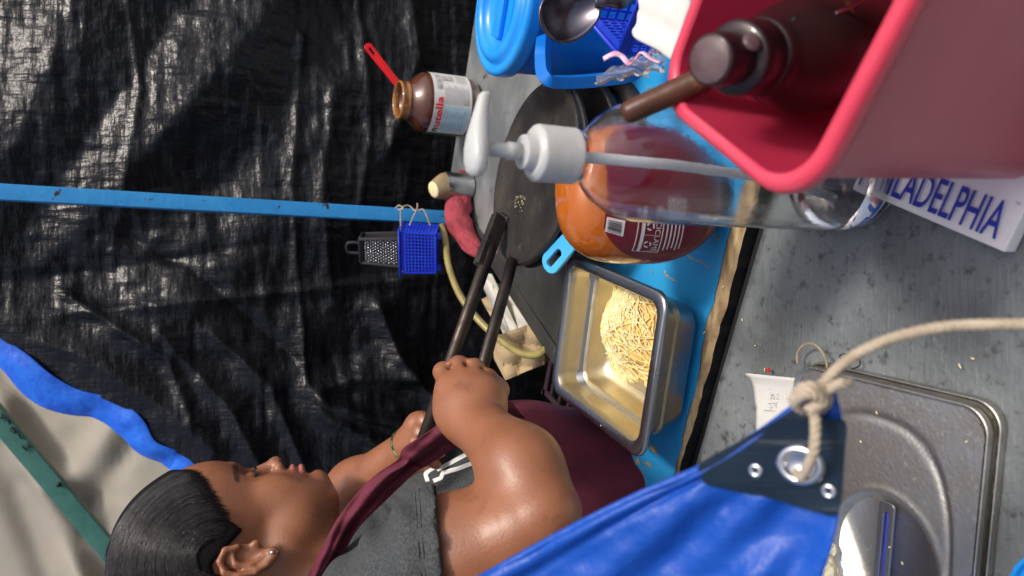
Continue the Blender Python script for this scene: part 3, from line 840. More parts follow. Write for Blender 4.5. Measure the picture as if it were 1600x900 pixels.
mb = MB(); mb.tube([bx_ + Vector((0, 0, .300)), bx_ + Vector((0, 0, .2)), bx_ + Vector((-.004, .002, .10)), bx_ + Vector((-.016, .004, .02))], .0042, 12); mb.build('dip_tube', M['tube_white'], bot)
cz = .2905
V = []; F = []
n = 96; prof = [(.0165, 0), (.0196, .0004), (.0201, .0012), (.0201, .0016), (.0200, .0020), (.0199, .0290), (.0196, .0302), (.0188, .0312), (.0165, .033), (.0128, .033), (.0125, .037), (.0118, .0405), (.0075, .0405), (.0070, .0415), (0, .0415)]
for r0, z0 in prof:
    for k in range(n):
        rr_ = r0 + (.00030 * (1 if k % 2 else -1) if .012 < z0 < .031 and r0 > .0195 else 0)
        an = 2 * math.pi * k / n
        V.append(bx_ + Vector((rr_ * math.cos(an), rr_ * math.sin(an), cz + z0)))
for i in range(len(prof) - 1):
    for k in range(n): F.append((i * n + k, i * n + (k + 1) % n, (i + 1) * n + (k + 1) % n, (i + 1) * n + k))
obj('cap', V, F, M['white_plastic'], bot, smooth=True).data.set_sharp_from_angle(angle=R(35))
mb = MB(); mb.lathe([(.0062, .041), (.0062, .052), (.0052, .053), (.0048, .072), (0, .072)], bx_ + Vector((0, 0, cz)), None, 24); mb.build('stem', M['white_plastic'], bot)
# nozzle head
zh = cz + .0735
rings = []
for t, zc_, hh, ww in ((-.0195, .001, .001, .002), (-.0185, .0012, .0042, .0065), (-.015, .0014, .0068, .0110), (-.008, .0015, .0080, .0135), (0, .0012, .0082, .0130), (.009, 0, .0080, .0105), (.018, -.0015, .0068, .0076), (.028, -.0035, .0056, .0056), (.036, -.0055, .0050, .0048), (.0385, -.0065, .0042, .0042), (.039, -.0067, .001, .001)):
    rg = []
    for k in range(24):
        an = 2 * math.pi * k / 24
        ca, sa = math.cos(an), math.sin(an)
        rg.append(bx_ + Vector((t, ww * math.copysign(abs(ca) ** .8, ca) + .05 * t, zh + zc_ + .84 * hh * (math.copysign(abs(sa) ** .8, sa)))))
    rings.append(rg)
MB().loft(rings).build('nozzle', M['white_plastic'], bot)

# ------------------------------------------------------------------ caramel squeeze jug standing on its cap
kc = Vector((.096, .632, .0125))
jug = thing('caramel_bottle', kc, 'amber squeeze bottle of caramel with dark red label, upside down', 'bottle')
KH = .176; KA = .072; KB = .044
def karad(t):                    # t 0 bottom .. 1 top
    if t > .5: return (1 - ((t - .5) / .5) ** 3.2) ** (1 / 2.6) if t < 1 else 0
    s = (.5 - t) / .5
    return 1 - .50 * s ** 2.6
def kpt(t, an, e=0):
    q_ = karad(t)
    ca, sa = math.cos(an), math.sin(an)
    x = (KA * q_ + e) * math.copysign(abs(ca) ** .75, ca); y = (KB * (q_ ** .8) + e) * math.copysign(abs(sa) ** .75, sa)
    return kc + Vector((x, y, .012 + KH * t))
rings = [[kpt(t, 2 * math.pi * k / 64) for k in range(64)] for t in [i / 36 for i in range(36)] + [.985, .995]]
MB().loft(rings).build('bottle_body', M['caramel'], jug)
mb = MB(); mb.lathe([(.024, 0), (.026, .001), (.026, .013), (0, .0135)], kc, None, 40); mb.build('cap', M['brown_plastic'], jug)
def klab(s, t, e=.0008):          # s -1..1 across the front, t height
    return kpt(t, -math.pi / 2 + s * 1.20, e)
G = []
for i in range(26):
    v = i / 25; t = .06 + .80 * v
    wl = math.sin(math.pi * min(1, .16 + v * .80)) ** .35
    G.append([klab(s / 20 * wl, t) for s in range(-20, 21)])
kl = MB().sheet(G).build('label', M['label_red'], jug)
def kq(mb, s0, s1, t0, t1, e=.0014):
    t0, t1 = t0 * 1.23 + .145, t1 * 1.23 + .145
    mb.sheet([[klab(s0 + (s1 - s0) * k / 6, t, e) for k in range(7)] for t in (t0, t1)])
mb = MB(); kq(mb, -.52, -.30, .49, .575)
kq(mb, -.74, -.18, .42, .426); kq(mb, -.74, -.18, .285, .291); kq(mb, -.745, -.735, .285, .426); kq(mb, -.74, -.18, .385, .403); kq(mb, -.46, -.455, .33, .385)
for k in range(5): kq(mb, -.70 + .02 * (k % 3), -.05, .26 - .022 * k, .268 - .022 * k)
V_, F_ = text_mesh('RECICLAME', 1, .0)
wt = max(v[0] for v in V_)
mb.add([klab(-.14 - v[0] / wt * .58, (.329 - v[1] * .042) * 1.23 + .145, .0015) for v in V_], [tuple(reversed(f)) for f in F_])
for s0 in (-.60, -.34):
    for a0 in (0, 120, 240):
        pts_o = [klab(s0 + .055 * math.cos(R(a0 + q)), (.358 + .022 * math.sin(R(a0 + q))) * 1.23 + .145, .0015) for q in range(0, 100, 20)]
        pts_i = [klab(s0 + .033 * math.cos(R(a0 + q)), (.358 + .013 * math.sin(R(a0 + q))) * 1.23 + .145, .0015) for q in range(0, 100, 20)]
        mb.sheet([pts_o, pts_i])
mb.build('label_print', M['print_white'], kl, smooth=False)
mb = MB(); x = -.50
r_ = random.Random(2)
while x < -.32:
    wv = r_.choice((.004, .007, .011)); kq(mb, x, x + wv, .505, .568, .002); x += wv + r_.choice((.005, .009))
mb.build('label_print', M['print_black'], kl, smooth=False)

# ------------------------------------------------------------------ blue pitcher
qc = Vector((.340, .812, .0165))
pt = thing('pitcher', qc, 'big blue plastic pitcher with ridged round lid and side handle', 'pitcher')
mb = MB(); mb.lathe([(0, 0), (.062, 0), (.067, .004), (.071, .05), (.077, .160), (.0765, .163), (0, .163)], qc, None, 72); mb.build('pitcher_body', M['pitcher'], pt)
mb = MB(); mb.lathe([(.0778, .150), (.0815, .151), (.0825, .156), (.0815, .160), (.0825, .164), (.0815, .169), (.078, .1715), (.0735, .172), (.0715, .1685), (.068, .1685), (.066, .1735), (.060, .1765), (.052, .1765), (.049, .172), (.047, .166), (.035, .1645), (0, .1645)], qc, None, 96); mb.build('lid', M['pitcher_lid'], pt)
mb = MB(); mb.box(qc + Vector((.012, -.004, .168)), (.05, .011, .0035), Matrix.Rotation(R(-25), 3, 'Z'), .002); mb.build('lid_grip', M['pitcher_lid'], pt, angle=35)
hp_ = spline([P(850, 62, .83), P(848, 92, .782), P(852, 122, .752), P(872, 128, .757), P(925, 126, .775), P(985, 116, .80), P(1012, 92, .835)], 6)
mb = MB(); mb.tube(hp_, .0092, 4, flat=.85, up=Vector((1, -1, 0))); o = mb.build('handle', M['pitcher'], pt, smooth=True)
md = o.modifiers.new('b', 'BEVEL'); md.width = .002; md.segments = 2; md.angle_limit = R(40)
o.data.set_sharp_from_angle(angle=R(40))

# ------------------------------------------------------------------ royal blue basket, spoon, napkins, film
def grid_face(mb, A, B, C, D, nx, ny, th, rim=.004, solid=0):
    """a lattice between corners A (lower left) B (lower right) C (upper right) D (upper left)"""
    A, B, C, D = map(Vector, (A, B, C, D))
    def pt_(s, t): return A * (1 - s) * (1 - t) + B * s * (1 - t) + C * s * t + D * (1 - s) * t
    n_ = (B - A).cross(D - A).normalized()
    for i in range(nx + 1):
        a_, b_ = pt_(i / nx, 0), pt_(i / nx, 1)
        w_ = rim if i in (0, nx) else th
        mb.box((a_ + b_) / 2, (w_ / 2, .0009, (b_ - a_).length / 2), frame_to(b_ - a_, (B - A)))
    for j in range(ny + 1):
        a_, b_ = pt_(0, j / ny), pt_(1, j / ny)
        w_ = rim if j in (0, ny) else th
        mb.box((a_ + b_) / 2 + n_ * .0003, (w_ / 2, .0009, (b_ - a_).length / 2), frame_to(b_ - a_, (D - A)))
r0 = PZ(966, 84, .135); r1 = PZ(1002, -5, .135); 
dx = (r1 - r0).normalized(); dy = Vector((-dx.y, dx.x, 0))
BW, BD, BH = .125, .085, .115
base_o = r0 + dx * .012 + dy * .010
def bk(x, y, z, inset=0):
    return Vector((r0.x, r0.y, 0)) + dx * (x * (BW - 2 * inset) + inset) + dy * (y * (BD - 2 * inset) + inset) + Vector((0, 0, z))
bask = thing('plastic_basket', bk(.5, .5, .0165), 'royal blue plastic basket with square holes in front of the pitcher', 'basket')
zb, zr = .018, .135
cs = [(0, 0), (1, 0), (1, 1), (0, 1)]
for k in range(4):
    (x0, y0), (x1, y1) = cs[k], cs[(k + 1) % 4]
    mb = MB(); grid_face(mb, bk(x0, y0, zb, .014), bk(x1, y1, zb, .014), bk(x1, y1, .123, .0012), bk(x0, y0, .123, .0012), 11, 10, .0028)
    q4 = [bk(x0, y0, .122, .001), bk(x1, y1, .122, .001), bk(x1, y1, zr, 0), bk(x0, y0, zr, 0)]
    mb.add(q4 + [p + Vector((0, 0, -.0001)) + (bk(.5, .5, p.z) - p).normalized() * .0018 for p in q4], [(0, 1, 2, 3), (7, 6, 5, 4), (3, 2, 6, 7)])
    mb.build('side_wall', M['royal'], bask, smooth=False)
mb = MB(); mb.tube([bk(x, y, zr) for x, y in cs + [(0, 0)]], .0028, 10); mb.build('rim', M['royal'], bask)
mb = MB(); grid_face(mb, bk(0, 0, zb, .014), bk(1, 0, zb, .014), bk(1, 1, zb, .014), bk(0, 1, zb, .014), 10, 7, .003); mb.build('base', M['royal'], bask, smooth=False)
# spoon
spn = thing('serving_spoon', P(960, 5, .66), 'dark tarnished serving spoon resting in the blue basket', 'spoon')
a, b = P(849, 40, .655), P(935, -2, .660)
cS = (a + b) / 2; d = (b - a).normalized(); nf = (CAM - cS).normalized(); nf = (nf - d * nf.dot(d)).normalized(); s_ = nf.cross(d)
La = (b - a).length / 2 + .002
G = []
for i in range(17):
    t = -1 + 2 * i / 16
    row = []
    for j in range(17):
        s = -1 + 2 * j / 16
        xx = t * math.sqrt(max(0, 1 - s * s / 2)); yy = s * math.sqrt(max(0, 1 - t * t / 2))
        wv = .0235 * (1 + .12 * -xx)
        row.append(cS + d * (xx * La) + s_ * (yy * wv) - nf * .014 * (1 - xx * xx - yy * yy) )
    G.append(row)
MB().sheet(G).build('bowl', M['spoon'], spn, thick=.0016)
mb = MB(); mb.tube(spline([b - d * .003, P(955, 2, .66), P(975, 4, .665), P(1000, -15, .69), P(1040, -60, .73)], 5), [.007] + [.0062] * 3 + [.0052] * 17, 10, flat=.4, up=nf); mb.build('handle', M['spoon'], spn)
# folded napkins
nk = thing('napkin_stack', PZ(1040, 20, .03), 'stack of folded white napkins behind the pink container', 'napkins')
na, nb, nc_ = P(992, 60, .60), P(1065, 103, .565), P(1005, -20, .60)
r_ = random.Random(6)
nx_ = (nb - na); ny_ = (nc_ - na) * 1.3
for k in range(7):
    off = Vector((0, 0, -.0042 * k)) + Vector((r_.uniform(-.002, .002), r_.uniform(-.002, .002), 0))
    G = [[na + off + nx_ * (i / 12) + ny_ * (j / 12) + Vector((0, 0, .002 * math.sin(i * .8 + k) + .0016 * math.sin(j * 1.1 + k * 2))) + (Vector((.003, .003, 0)) * math.sin(j * 1.9) if i == 0 else Vector()) for j in range(13)] for i in range(13)]
    MB().sheet(G).build('napkin', M['paper'], nk, thick=.0036, sub=1)
mb = MB(); G = []
for i in range(28):
    t = i / 27; row = []
    for j in range(14):
        s = j / 13
        px = 932 + 108 * t; py = 132 - 22 * t - 42 * s * (.35 + .65 * t) + 3 * math.sin(t * 21)
        row.append(P(px, py, .66 - .05 * t + .012 * math.sin(t * 17 + s * 9) + .006 * math.sin(s * 23 + t * 31)))
    G.append(row)
flm = thing('plastic_wrap', G[14][7], 'crumpled clear plastic wrap with pink edges under the napkins', 'plastic wrap')
MB().sheet(G).build('wrap', M['film'], flm)
MB().sheet([[Vector(G[i][0]) + Vector((0, 0, .001)) for i in range(28)], [Vector(G[i][0]).lerp(Vector(G[i][1]), 1.4 + .6 * math.sin(i)) + Vector((0, -.001, .003)) for i in range(28)]]).build('crimped_edge', M['paper'], flm)
mb = MB(); mb.tube(spline([P(943, 92, .645), P(960, 84, .64), P(972, 88, .64), P(984, 100, .635), P(994, 92, .625), P(1003, 82, .62), P(1018, 92, .61), P(1032, 98, .60)], 5), .0028, 6, flat=.4); mb.build('printed_edge', M['film_pink'], flm)

# ------------------------------------------------------------------ pink container with its contents
ZC = .242
k0 = PZ(1240, 303, ZC); k1 = PZ(1040, 143, ZC)
dy = (k1 - k0); LY = dy.length; dy.normalize(); dx = Vector((dy.y, -dy.x, 0))
HX, HY = .125, LY / 2 + .004
KC = k0 + dy * (LY / 2) + dx * (HX - .004); KC.z = 0
ZB = .015
def KR(ins, z, r=.034, n=10): return [KC + dx * x + dy * y + Vector((0, 0, z)) for x, y in rrect(HX - ins, HY - ins, r - ins * .5, n)]
con = thing('pink_container', KC + Vector((0, 0, ZB)), 'large translucent pink plastic container nearest the camera', 'container')
MB().loft([KR(.036, ZB + .0035), KR(.020, ZB + .006), KR(.014, ZB + .02), KR(.0045, ZC - .01), KR(.004, ZC - .002)], caps=False).build('inner_wall', M['pink'], con)
mb = MB(); mb.loft([KR(.036, ZB + .0035), KR(.06, ZB + .0033)], caps='end'); mb.build('container_floor', M['pink'], con)
MB().loft([KR(.0022, ZC - .010), KR(.012, ZB + .02), KR(.018, ZB + .003), KR(.030, ZB), KR(.05, ZB)], caps='end').build('outer_wall', M['pink'], con)
MB().loft([KR(.004, ZC - .002), KR(.003, ZC + .001), KR(-.001, ZC + .0015), KR(-.0045, ZC), KR(-.0058, ZC - .004), KR(-.0055, ZC - .009), KR(-.004, ZC - .0125), KR(-.001, ZC - .0125), KR(.0022, ZC - .010)], caps=False).build('rim', M['pink_rim'], con)
# dark brown bottle with a stepped cap
vb = P(1110, 94, .415)
vx = Vector((.03, .0, 0))
ax = (P(1108, 94, .412) - P(1300, 82, .50)).normalized()
FB = frame_to(ax)
vz = P(1108, 94, .412)
vt = thing('syrup_bottle', vz - ax * .19, 'dark brown squeeze bottle with a stepped flip cap inside the pink container', 'bottle')
mb = MB(); mb.lathe([(0, 0), (.0130, 0), (.0144, -.0010), (.0148, -.003), (.0150, -.012), (.0150, -.024), (.0195, -.0245), (.0212, -.0258), (.0218, -.028), (.0220, -.046), (.0205, -.047)], vz, FB, 48); mb.build('cap', M['brown_plastic'], vt, angle=60)
mb = MB(); mb.lathe([(0, .0003), (.0125, .0003), (.0128, 0)], vz, FB, 36); mb.build('cap_face', M['brown_cap'], vt)
mb = MB(); mb.lathe([(.0205, -.047), (.0225, -.0485), (.0235, -.051), (.0235, -.056), (.025, -.060), (.031, -.075), (.036, -.095), (.037, -.12), (.037, -.18), (.034, -.19), (0, -.19)], vz, FB, 48); mb.build('bottle_body', M['brown_plastic'], vt)
mb = MB(); mb.lathe([(.003, .002), (.0058, .003), (.0058, .0045), (.003, .0055), (0, .0055)], vz - ax * .020 + FB @ Vector((.004, -.013, 0)), frame_to(FB @ Vector((.35, -.8, .3))), 20); mb.build('flip_tab', M['brown_cap'], vt)
# wooden handle leaning out
wd_ = thing('wooden_handle', P(1180, 70, .52), 'dark wooden tool handle leaning out of the pink container', 'wooden tool')
a, b = P(972, 180, .50), P(1330, 20, .46)
pts = [a + (b - a) * t for t in (0, .012, .03, .1, .3, .6, 1)]
mb = MB(); mb.tube(pts, [.0035, .0066, .0078, .0082, .0085, .0088, .0088], 14); mb.build('handle', M['dark_wood'], wd_)
kn = thing('black_handled_tool', P(1300, 30, .47), 'short black handle end beside the brown bottle inside the pink container', 'utensil')
mb = MB(); mb.tube(spline([P(1248, 40, .435), P(1235, 42, .44), P(1215, 52, .452), P(1190, 62, .47)], 5), [.004] + [.0058] * 14 + [.005], 12); mb.build('handle', M['black'], kn)
mb = MB(); mb.tube([P(1262, 42, .44), P(1330, 10, .445), P(1400, -40, .45)], .0012, 6); mb.build('wire', M['nickel'], kn)
pu = thing('purple_cup', KC + dx * .064 + dy * .03 + Vector((0, 0, ZB + .004)), 'translucent purple plastic cup standing inside the pink container', 'cup')
pcz = KC + dx * .064 + dy * .030 + Vector((0, 0, ZB + .005))
mb = MB(); mb.lathe([(0, 0), (.030, 0), (.038, .165), (.0392, .167), (.0375, .167), (.0285, .002), (0, .002)], pcz, None, 48); mb.build('cup_body', M['purple'], pu)

# ------------------------------------------------------------------ cream cheese carton under the container
ZT = .014
N_ = PZ(1566, 394, ZT); Q_ = PZ(1384, 316, ZT)
d1 = (N_ - Q_).normalized(); up_ = Vector((-d1.y, d1.x, 0))
if up_.x < 0: up_ = -up_
LB, WB = .135, .062
cm = N_ - d1 * (LB / 2) + up_ * (WB / 2); cm.z = ZT / 2 - .0015
RBX = Matrix((d1, up_, Vector((0, 0, 1)))).transposed()
if RBX.determinant() < 0: RBX = Matrix((d1, up_, Vector((0, 0, -1)))).transposed()
bxo = thing('cream_cheese_box', Vector((cm.x, cm.y, -.003)), 'white carton with blue capital lettering lying under the pink container', 'carton')
mb = MB(); mb.box(cm, (LB / 2, WB / 2, ZT / 2 - .0005), RBX, .0014); mb.build('carton', M['carton'], bxo, angle=35)
V_, F_ = text_mesh('PHILADELPHIA', 1, .010)
wt = max(v[0] for v in V_)
tl = (PZ(1556, 372, ZT) - PZ(1350, 284, ZT)).dot(d1)
t0 = (PZ(1556, 372, ZT) - N_).dot(d1)
tb = (PZ(1548, 368, ZT) - N_).dot(up_)
th_ = .0385
mb = MB(); mb.add([N_ + d1 * (t0 - tl * (1 - v[0] / wt)) + up_ * (tb + v[1] * th_ - .001) + Vector((0, 0, .0002)) for v in V_], F_)
mb.build('lettering', M['print_blue'], bxo, smooth=False)
V_, F_ = text_mesh('TM', 1, 0)
mb = MB(); mb.add([N_ + d1 * (t0 + .002 + v[0] * .0025) + up_ * (tb + .026 + v[1] * .003) + Vector((0, 0, .0002)) for v in V_], F_)
mb.build('lettering', M['print_blue'], bxo, smooth=False)

# ------------------------------------------------------------------ steel lids
LZ = .012
A_ = PZ(1243, 566, LZ); B_ = PZ(1551, 640, LZ)
ly = (A_ - B_).normalized(); lx = Vector((ly.y, -ly.x, 0))
LHX, LHY = .1625, (A_ - B_).length / 2
lcn = (A_ + B_) / 2 - lx * LHX
print('lid half', LHY)
def lidpt(x, y, z, o=Vector()): return Vector((lcn.x, lcn.y, 0)) + lx * x + ly * y + Vector((0, 0, z)) + o
rq = PZ(1380, 784, LZ) - lcn
RCX, RCY = rq.dot(lx) - .052, rq.dot(ly) - .002
print('recess', RCX, RCY)
def lid_h(x, y):
    # sunken oval channel, then the finger recess
    e = math.hypot(x / (LHX - .032), y / (LHY - .020)) if True else 0
    sup = (abs(x / (LHX - .030)) ** 3 + abs(y / (LHY - .022)) ** 2.6) ** (1 / 2.8)
    h = -.0012 * math.exp(-((sup - 1) / .030) ** 2)
    rr_ = math.hypot((x - RCX) / .054, (y - RCY) / .047)
    if rr_ < 1.25:
        s = max(0, min(1, (1.08 - rr_) / .16)); s = s * s * (3 - 2 * s)
        h += -.0075 * s + .0006 * math.exp(-((rr_ - 1.14) / .05) ** 2)
        s2 = max(0, min(1, (.84 - rr_) / .08)); h += -.0015 * s2
    return h
def make_cover(name_z, off, label, handle=True, full=True):
    th = thing('pan_cover', lidpt(0, 0, name_z, off), label, 'pan lid', 'stacked steel pan lids')
    nr, base = 110, rrect(1, 1, .2, 14)
    base = rrect(LHX, LHY, .021, 14); n_ = len(base)
    rings = []
    # densify sides
    dens = []
    for k in range(n_):
        x0, y0 = base[k]; x1, y1 = base[(k + 1) % n_]
        L_ = math.hypot(x1 - x0, y1 - y0); m_ = max(1, int(L_ / .005))
        dens += [(x0 + (x1 - x0) * q / m_, y0 + (y1 - y0) * q / m_) for q in range(m_)]
    rings.append([lidpt(x, y, name_z - .0075, off) for x, y in dens])
    rings.append([lidpt(x * 1.0, y * 1.0, name_z - .003, off) for x, y in dens])
    for s_, zz in ((.998, -.0008), (.994, .0002), (.988, -.0002), (.983, -.0022), (.978, -.0028)):
        rings.append([lidpt(x * s_, y * (1 - (1 - s_) * LHX / LHY), name_z + zz, off) for x, y in dens])
    for k in range(nr, 0, -1):
        s_ = .972 * k / nr
        rings.append([lidpt(x * s_, y * (s_ if k < nr else 1 - (1 - s_) * LHX / LHY), name_z - .0028 + (lid_h(x * s_, y * s_) if full else 0), off) for x, y in dens])
    o = MB().loft(rings).build('lid_plate', M['steel'], th)
    if handle:
        V_, F_ = plate([(x, y) for x, y in rrect(.050, .0066, .003, 4)], [rrect(.043, .0026, .0024, 4)], .0006, .0005)
        mb = MB(); mb.add([lidpt(v[0] + RCX + .002, v[1] + RCY - .001, name_z - .0032 + v[2], off) for v in V_], F_); mb.build('handle_strap', M['steel_clean'], th, smooth=False)
        mb = MB(); mb.box(lidpt(RCX + .002, RCY - .001, name_z - .008, off), (.040, .0012, .003), Matrix((lx, ly, Vector((0, 0, 1)))).transposed(), .0003); mb.build('slot_reflection', M['royal'], th, angle=35)  # added blue bar, puts the blue reflection seen in the slot into colour
    return th
make_cover(.004, lx * .004 + ly * -.003, 'lower steel pan lid, only its edges showing beneath the scratched one', False, False)
make_cover(.0135, Vector(), 'scratched steel pan lid with sunken strap handle, uppermost beside the blue tarp corner')

# ------------------------------------------------------------------ notepad
npd = thing('notepad', PZ(1215, 620, 0), 'white notepad with curled pages and pencil writing beside the steel lids', 'notepad')
r_ = random.Random(9)
for k in range(6):
    G = []
    for i in range(15):
        t = i / 14; row = []
        for j in range(15):
            s = j / 14
            a0 = Vector((1186 - 6 * math.exp(-t * 4) + (2 if t > .5 else 0) - t * 3, 586 + 92 * t)); b0 = Vector((1196 + 56 * 1, 574 + 20 + 92 * t))
            px = a0.x + (b0.x - a0.x) * s; py = a0.y + (b0.y - a0.y) * s
            z = .0005 + .0012 * k + .010 * math.exp(-t * 7) * (1 - .5 * s) + .0008 * math.sin(s * 5 + k)
            p = PZ(px, py, 0); row.append(Vector((p.x + r_.uniform(-1, 1) * 0 + .0006 * k, p.y - .0005 * k, z)))
        G.append(row)
    pg = MB().sheet(G).build('page', M['paper'], npd, thick=.0004)
mb = MB()
def npt(x, y):
    p = PZ(x, y, .0085); return p
for st in ([(1196, 597), (1206, 596), (1199, 604), (1207, 605)], [(1201, 608), (1206, 610), (1209, 607)], [(1203, 617), (1207, 615), (1204, 624)], [(1206, 619), (1209, 616), (1210, 624), (1207, 622)], [(1212, 617), (1217, 616), (1213, 624), (1218, 624)], [(1200, 631), (1215, 629)], [(1204, 633), (1207, 637), (1204, 639), (1202, 636)], [(1209, 633), (1213, 632), (1212, 638)], [(1193, 641), (1212, 642)]):
    mb.tube([npt(*p) for p in st], .00022, 5)
mb.build('pencil_writing', M['print_grey'], npd)
mb = MB(); mb.box(PZ(1201, 578, .004), (.0022, .0012, .0012), frame_to((0, 0, 1), (1, .6, 0)), .0003); tag(mb.build('red_scrap', M['red_plastic']), 'tiny red scrap beside the curled notepad pages', 'scrap')

# ------------------------------------------------------------------ ropes
def rope(mb, pts, r, pitch=.012, strands=3, n=7, seg=None):
    pts = [Vector(p) for p in pts]
    L = [0]
    for a, b in zip(pts[:-1], pts[1:]): L.append(L[-1] + (b - a).length)
    N_ = seg or max(8, int(L[-1] / pitch * 10))
    base = []; 
    for k in range(N_ + 1):
        s = L[-1] * k / N_
        i = max(0, min(len(L) - 2, int(np.searchsorted(L, s)) - 1))
        t = (s - L[i]) / max(1e-9, L[i + 1] - L[i]); base.append((pts[i].lerp(pts[i + 1], t), s))
    t0 = (base[1][0] - base[0][0]).normalized(); a = Vector((0, 0, 1)).cross(t0)
    if a.length < .01: a = Vector((1, 0, 0))
    a.normalize()
    fr = []
    for k, (p, s) in enumerate(base):
        t = (base[min(k + 1, N_)][0] - base[max(k - 1, 0)][0]).normalized()
        a = (a - t * a.dot(t)).normalized(); fr.append((p, a.copy(), t.cross(a), s))
    for q_ in range(strands):
        mb.tube([p + (a_ * math.cos(2 * math.pi * (s / pitch + q_ / strands)) + b_ * math.sin(2 * math.pi * (s / pitch + q_ / strands))) * r * .48 for p, a_, b_, s in fr], r * .56, n)
rp = thing('rope', P(1272, 620, .352), 'pale twisted rope knotted to the eyelet of the blue tarp', 'rope')
mb = MB(); rope(mb, spline([P(1262, 628, .352), P(1285, 600, .350), P(1320, 566, .347), P(1370, 538, .342), (P(1440, 517, .336)), P(1520, 508, .33), P(1680, 508, .32)], 10), .0027, .010)
mb.build('long_end', M['rope'], rp)
mb = MB(); rope(mb, spline([P(1268, 628, .350), P(1274, 660, .345), P(1272, 700, .343), P(1262, 728, .350), P(1250, 745, .362), P(1244, 720, .372), P(1262, 660, .366), P(1268, 628, .356)], 8), .0026, .010)
mb.build('eyelet_loop', M['rope'], rp)
mb = MB()
rope(mb, spline([P(1240, 628, .352), P(1252, 608, .345), P(1275, 606, .344), P(1292, 620, .35), P(1282, 638, .356), P(1256, 640, .356), P(1242, 626, .350), P(1262, 614, .342), P(1284, 628, .344), P(1262, 642, .346)], 8), .0030, .010)
mb.build('knot', M['rope'], rp)
mb = MB(); rope(mb, spline([P(1275, 622, .348), P(1300, 606, .345), P(1318, 598, .346)], 6), .0026, .010)
r_ = random.Random(3)
for k in range(26):
    mb.tube([P(1306, 603, .345), P(1318 + r_.uniform(-3, 5), 599 + r_.uniform(-6, 6), .345 + r_.uniform(-.003, .003)), P(1332 + r_.uniform(-10, 4), 595 + r_.uniform(-9, 9), .345 + r_.uniform(-.005, .005))], .00025, 4)
mb.build('frayed_end', M['rope'], rp)
tw = thing('twine_loop', PZ(1265, 560, 0), 'thin brown twine loop beside the back corner of the lids', 'twine')
mb = MB(); rope(mb, spline([PZ(1246, 568, .010), PZ(1246, 552, .010), PZ(1256, 539, .012), PZ(1272, 538, .013), PZ(1286, 552, .012), PZ(1292, 568, .010), PZ(1292, 574, .012)], 8), .0011, .006); mb.build('cord', M['twine'], tw)
tw = thing('hair_tie', PZ(1322, 565, 0), 'thin black elastic loop behind the steel lids', 'elastic band')
mb = MB(); mb.tube(spline([PZ(1314, 562, .003), PZ(1312, 556, .002), PZ(1320, 553, .002), PZ(1333, 556, .002), PZ(1343, 563, .003), PZ(1342, 572, .003), PZ(1330, 577, .003)], 6), .0006, 8); mb.build('cord', M['black'], tw)
mb = MB(); mb.tube(spline([PZ(1310, 572, .004), PZ(1316, 566, .004), PZ(1322, 571, .004)], 5), .0008, 8); mb.build('clip', M['nickel'], tw)

# ------------------------------------------------------------------ foreground blue tarp corner
def dpt(x, y): return .355 + max(0, (1310 - x)) * .00016 + max(0, y - 640) * .00004
TE = spline([Vector((1296, 606, 0)), Vector((1250, 630, 0)), Vector((1180, 680, 0)), Vector((1100, 727, 0)), Vector((1000, 771, 0)), Vector((900, 820, 0)), Vector((750, 902, 0)), Vector((560, 1010, 0)), Vector((300, 1160, 0))], 12)
RE = spline([Vector((1306, 612, 0)), Vector((1314, 650, 0)), Vector((1316, 700, 0)), Vector((1312, 790, 0)), Vector((1302, 845, 0)), Vector((1286, 900, 0)), Vector((1268, 980, 0)), Vector((1240, 1090, 0)), Vector((1200, 1300, 0))], 12)
rows = []; nS = len(TE); nT = 60
HC = Vector((1250, 726))
for i in range(nS):
    row = []
    for j in range(nT + 1):
        t = j / nT
        p = TE[i].lerp(RE[i], t)
        s = i / nS
        wr = .0045 * math.sin(t * 7 + s * 6) * s + .0035 * math.sin(t * 15 - s * 9) * s + .002 * math.sin(t * 27 + 3) * s
        fold_ = -.004 * math.exp(-((t - .05) / .035) ** 2) + .003 * math.exp(-((t - .11) / .03) ** 2) + min(1, max(0, (s - .22) * 5)) * (.0028 * float(vnoise(np.array(p.x / 45), np.array(p.y / 30))) + .005 * float(vnoise(np.array((p.x + p.y) / 60 + 9), np.array((p.x - p.y) / 160 + 5))))
        row.append((p.x, p.y, dpt(p.x, p.y) + wr + fold_ * min(1, s * 4) + .0015))
    rows.append(row)
V = [P(*q) for r_ in rows for q in r_]; px2 = [Vector((q[0], q[1])) for r_ in rows for q in r_]
F = []
for i in range(nS - 1):
    for j in range(nT):
        f = (i * (nT + 1) + j, i * (nT + 1) + j + 1, (i + 1) * (nT + 1) + j + 1, (i + 1) * (nT + 1) + j)
        c_ = sum((px2[k] for k in f), Vector((0, 0))) / 4
        if math.hypot((c_.x - HC.x) / 28, (c_.y - HC.y) / 30) > 1: F.append(f)
fgt = thing('blue_tarp', P(1250, 760, .36), 'bright blue tarp corner with dark reinforced eyelet, tied by rope', 'tarp')
o = obj('sheet', V, F, M['fg_blue'], fgt, smooth=True)
md = o.modifiers.new('t', 'SOLIDIFY'); md.thickness = .0012; md.offset = 0
